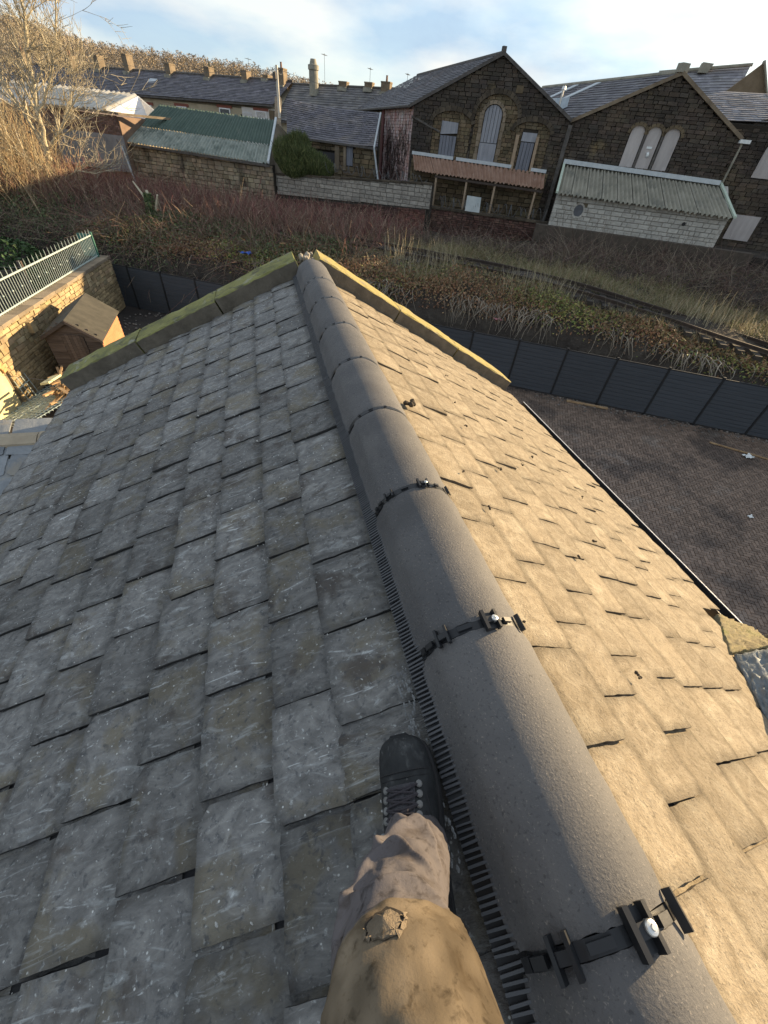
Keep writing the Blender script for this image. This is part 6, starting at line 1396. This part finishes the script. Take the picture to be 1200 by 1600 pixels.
# brown tangle and ground ivy on the near bank at the left
parts = []
s, t, b = field(8000, -32, -7, 17.7, 23.5, lambda s, t: RNG.random(len(s)) < np.interp(s, [-32,-12,-7],[1,1,.3])); N = len(s); d = np.stack([RNG.normal(0,.9,N), RNG.normal(0,.9,N), np.ones(N)*.8], -1)
parts.append(stems(curved(b, d, RNG.uniform(.4,1.25,N), 5, 1.2, .55), RNG.uniform(.008,.018,N), pick([(.17,.12,.085),(.22,.16,.11),(.27,.21,.15),(.12,.085,.065),(.21,.11,.09)], N), .4))
s, t, b = field(26000, -30, -8, 17.8, 22.5, lambda s, t: patch(s, t, .6, .4)+RNG.normal(0,.15,len(s)) > .42); N = len(s); b[:, 2] += RNG.uniform(.02,.40,N)
parts.append(leaves(b, RNG.uniform(.04,.08,N), pick([(0.085,0.116,0.046),(0.116,0.155,0.059),(0.070,0.093,0.043),(0.171,0.171,0.093)], N), .7))
veg('bank_tangle', parts, M_leaf)
# ivy covered stump
iv = thing('ivy_stump', 'dead stump smothered in dark ivy on the bank before the garage', 'stump', W(-19.0, 21.2, -4.9))
mb = MB(); mb.tube([W(-18.9,21.2,-5.0), W(-19.0,21.2,-4.0), W(-19.3,21.3,-3.0)], [.22,.17,.06], n=8); mb.tube([W(-19.0,21.2,-4.0), W(-18.5,21.1,-3.1)], [.11,.04], n=6); mb.tube([W(-19.1,21.2,-3.7), W(-19.9,21.2,-2.7)], [.09,.03], n=6); mb.build('trunk', M_bark, iv)
N = 2600; h = RNG.uniform(0,1,N); an = RNG.uniform(0,6.283,N); rr = (.62-.45*h)*np.sqrt(RNG.uniform(.3,1,N)); b = Wn(-18.95-.25*h+rr*np.cos(an), 21.2+rr*np.sin(an), -5.0+1.9*h)
veg('ivy_leaves', [leaves(b, RNG.uniform(.04,.09,N), pick([(0.054,0.085,0.034),(0.085,0.132,0.046),(0.217,0.248,0.093),(0.070,0.101,0.039)], N), .2)], M_leaf, None, iv)
# evergreen bush on the block wall
eb_ = thing('evergreen_bush', 'rounded dark green evergreen bush beside the garage, hanging over the block wall', 'bush', W(-16.9, 34.0, -2.8))
N = 15000; lob = np.array([(-17.7,33.8,-1.55,1.0,.8,.85),(-16.6,33.7,-1.65,1.0,.8,.80),(-15.6,33.8,-1.95,.95,.7,.62),(-17.0,33.4,-2.15,1.1,.6,.60),(-17.0,34.2,-.95,.75,.7,.5),(-14.9,33.9,-2.15,.6,.5,.4)]); q = RNG.integers(0, 6, N); u = RNG.normal(size=(N,3)); u /= np.linalg.norm(u,axis=1,keepdims=True); rad = RNG.uniform(.55,1.06,N)**.6
b = Wn(lob[q,0]+u[:,0]*lob[q,3]*rad, lob[q,1]+u[:,1]*lob[q,4]*rad, lob[q,2]+u[:,2]*lob[q,5]*rad); d = np.stack([RNG.normal(0,.5,N)+u[:,0]*.3, RNG.normal(0,.5,N), np.ones(N)], -1)
veg('foliage', [stems(curved(b, d, RNG.uniform(.15,.38,N), 3, .3), RNG.uniform(.012,.024,N), pick([(0.078,0.105,0.034),(0.116,0.147,0.046),(0.163,0.178,0.065),(0.059,0.078,0.028)], N), .3)], M_leaf, None, eb_)
mb = MB(); mb.tube([W(-16.9,34.0,-4.5), W(-16.9,34.0,-1.4)], [.14,.08], n=8); mb.build('trunk', M_bark, eb_)
# dark laurel hedge beyond the railings
hg = thing('laurel_hedge', 'glossy dark green laurel hedge beyond the railings in the neighbouring garden', 'hedge', (-13.5, 25.5, YARD))
N = 9000; u = RNG.normal(size=(N,3)); u /= np.linalg.norm(u,axis=1,keepdims=True); q = RNG.integers(0, 4, N); lo_ = np.array([(-17.5,25.0,-5.6,2.4,1.4,1.5),(-14.3,25.6,-5.7,2.2,1.4,1.35),(-11.8,26.0,-6.0,1.6,1.2,1.1),(-20.5,24.4,-5.8,2.0,1.5,1.5)]); rad = RNG.uniform(.6,1.05,N)**.5
b = np.stack([lo_[q,k]+u[:,k]*lo_[q,3+k]*rad for k in range(3)], -1)
veg('foliage', [leaves(b, RNG.uniform(.07,.14,N), pick([(0.054,0.101,0.034),(0.085,0.147,0.050),(0.043,0.070,0.028)], N), .5)], M_leaf, None, hg)
# golden thicket of saplings round the tree
parts = []
N = 1900; s = RNG.uniform(-42,-24.6,N); t = RNG.uniform(19,28,N); k = (RNG.random(N) < np.interp(s,[-42,-29,-26,-24.6],[1,1,.4,.1])) & (t < np.interp(s, [-36,-31,-27], [28, 25.5, 24])); s, t = s[k], t[k]; N = len(s); b = Wn(s,t,prof(s,t)); d = np.stack([RNG.normal(0,.28,N), RNG.normal(0,.28,N), np.ones(N)], -1)
ln = RNG.uniform(1.8,5.2,N)*np.interp(s,[-42,-31,-26,-24.6],[1.15,1.0,.6,.4]); P1 = curved(b, d, ln, 6, .35)
cg = pick([(.42,.34,.20),(.50,.41,.26),(.33,.25,.15),(.36,.24,.13)], N); parts.append(stems(P1, RNG.uniform(.014,.034,N), cg, .3))
for rep_ in range(3):
    kk = RNG.integers(2, 6, N); b2 = P1[np.arange(N), kk]; d2 = np.stack([RNG.normal(0,.8,N), RNG.normal(0,.8,N), np.ones(N)*.9], -1); parts.append(stems(curved(b2, d2, RNG.uniform(.4,1.3,N), 4, .6), RNG.uniform(.007,.011,N), cg*1.05, .4))
veg('sapling_thicket', parts, M_twig)
# the bare tree
tree = thing('bare_tree', 'tall bare tree with pale forked trunks and fine twigs lit by low sun', 'tree', W(-29.2, 24, -5))
rng = random.Random(11); tubes = {'trunk': MB()}; tw = []
def grow(p, d, r_, ln, depth, mbk):
    pts = [p.copy()]; rad = [r_]; n = 5
    for i in range(n):
        d = (d + Vector((rng.gauss(0,.10), rng.gauss(0,.10), rng.gauss(.03,.07)))).normalized(); p = p + d*(ln/n); pts.append(p.copy()); rad.append(max(.008, r_*(1-.55*(i+1)/n)))
    if r_ > .03: mbk.tube(pts, rad, n=7)
    else: tw.append((pts, rad[0]))
    if depth <= 0: return
    for k in range(rng.choice((2,3,3)) if depth > 1 else 3):
        i = rng.randint(2, 5); a = rng.uniform(.35, .85); o = Vector((rng.gauss(0,1), rng.gauss(0,1), rng.gauss(.15,.6))); o = (o-d*o.dot(d)).normalized()
        grow(pts[i], (d*math.cos(a)+o*math.sin(a)).normalized(), rad[i]*rng.uniform(.55,.75), ln*rng.uniform(.55,.80), depth-1, mbk)
def limb(pts, r0, r1, n=14, sub=4, ln=1.6):
    P = [W(*q) for q in pts]; full = []
    for a, b in zip(P[:-1], P[1:]):
        for q in range(5): full.append(a.lerp(b, q/5)+Vector((rng.gauss(0,.03), rng.gauss(0,.03), 0)))
    full.append(P[-1]); m_ = len(full); rad = [r0+(r1-r0)*i/(m_-1) for i in range(m_)]; mb = tubes['trunk'] if pts is TRK else MB(); mb.tube(full, rad, n=9)
    for k in range(n):
        i = rng.randint(int(m_*.22), m_-1); d0 = (full[min(i+1, m_-1)]-full[max(0, i-1)]).normalized(); a = rng.uniform(.4,.95); o = Vector((rng.gauss(0,1), rng.gauss(0,1), rng.gauss(.3,.6))); o = (o-d0*o.dot(d0)).normalized()
        grow(full[i], (d0*math.cos(a)+o*math.sin(a)).normalized(), rad[i]*rng.uniform(.35,.6), ln*rng.uniform(.7,1.2), sub-1, mb)
    return mb
TRK = [(-29.35,24,-5.1),(-29.1,24,-4.2),(-28.4,24,-3.0),(-28.05,24,-2.2)]
limb(TRK, .17, .15, n=3, sub=3)
tubes['trunk'].build('trunk', M_bark, tree)
for pts, r0, r1, n in (([(-28.05,24,-2.2),(-27.75,24,-.7),(-27.3,24.2,1.3),(-26.6,24.3,3.0),(-26.1,24.4,5.0)], .125, .04, 20), ([(-28.1,24,-2.1),(-28.6,23.7,-.3),(-29.3,23.4,2.0),(-29.9,23.3,4.4)], .105, .035, 18), ([(-28.05,24,-2.2),(-26.6,24.1,-1.2),(-25.4,24.0,-.3),(-24.4,24.0,.35)], .08, .025, 11),
                       ([(-28.6,24,-3.2),(-30.3,23.6,-2.2),(-31.8,23.3,.2),(-32.8,23.2,3.0)], .09, .03, 16), ([(-27.75,24,-.7),(-26.6,24.3,.5),(-25.4,24.5,2.2),(-24.6,24.6,3.6)], .065, .025, 12), ([(-28.9,24,-3.9),(-27.6,23.8,-3.5),(-26.0,23.7,-2.9),(-24.6,23.6,-2.9)], .06, .02, 8), ([(-30.4,23.4,-4.6),(-31.5,23.2,-1.0),(-33.5,22.9,2.0),(-34.8,22.8,5.0)], .10, .03, 16)):
    limb(pts, r0, r1, n=int(n*2.4), sub=4 if n > 10 else 3).build('limb', M_bark, tree)
if tw:
    P = np.array([[tuple(q) for q in pts] for pts, _ in tw]); rd = np.array([max(.011, r_) for _, r_ in tw])
    veg('twigs', [stems(P, rd, pick([(.42,.37,.26),(.52,.46,.34),(.33,.28,.19)], len(tw)), .45)], M_twig, 'stuff', tree)
# bits of rubbish on the bank
rag('blue_bag', tuple(W(-12.25, 18.7, float(prof(-12.25, 18.7))+.35)), .24, M_blue, 'crumpled bright blue plastic bag caught in the brambles left of the roof peak', 'bag')
rag('pink_cloth', tuple(W(-.35, 18.2, float(prof(-.35, 18.2))+.15)), .17, M_pinkrag, 'faded pink rag on the earth bank just above the panel fence', 'rag')
# woodland on the hill: bare crowns, joined, too far to pick apart
N = 4200; s = RNG.uniform(-420,-60,N); t = 165+RNG.uniform(0,1,N)**.7*110; sc = s*t/220; z = hill_z(sc, t)-.3; parts = []
K = 56; b = np.repeat(Wn(sc, t, z), K, axis=0); hh = np.repeat(RNG.uniform(3.5,6.5,N), K); u = RNG.normal(size=(N*K,3)); u /= np.linalg.norm(u,axis=1,keepdims=True); r3 = RNG.uniform(.3,1,N*K)[:, None]
c = b + np.stack([u[:,0]*1.9, u[:,1]*1.9, hh*.50+u[:,2]*hh*.48], -1)*np.concatenate([r3, r3, np.ones_like(r3)], 1)
cols = np.repeat(pick([(.30,.24,.165),(.36,.285,.19),(.28,.235,.185),(.24,.205,.165)], N), K, axis=0)  # bare crowns painted paler in place of haze
V_, F_, C_ = leaves(c, RNG.uniform(.18,.42,N*K), cols*(1+RNG.uniform(-.15,.15,(N*K,1)))); veg('hill_woodland', [(V_, F_, C_)], M_hillw)
M_conifer = mat('conifer_needles', [(.03,.045,.03), (.05,.07,.045)], scale=.6, rough=1)
for i, (s, t, h) in enumerate(((-152,216,3.6),(-149.5,216,4.4),(-147,217,3.8),(-137,216,3.4),(-134.5,216,3.0))):
    s = s*t/220; z = float(hill_z(s, t)); mb = MB()
    for k in range(6): zz = z+h*.12+h*k*.15; mb.tube([W(s,t,zz), W(s,t,zz+h*.26)], [h*.20*(1-k*.14), .05], n=7)
    cf_ = thing('conifer', ('leftmost dark conifer of the three together on the hill skyline', 'tallest dark conifer, middle of the three on the hill skyline', 'third dark conifer from the left on the hill skyline', 'dark conifer standing apart right of the three on the skyline', 'smallest dark conifer, rightmost on the hill skyline')[i], 'conifer', W(s, t, z), 'conifers on the skyline'); mb.build('crown', M_conifer, cf_)
    mb = MB(); mb.tube([W(s,t,z-.8), W(s,t,z+h*.3)], .2, n=6); mb.build('trunk', M_bark, cf_)
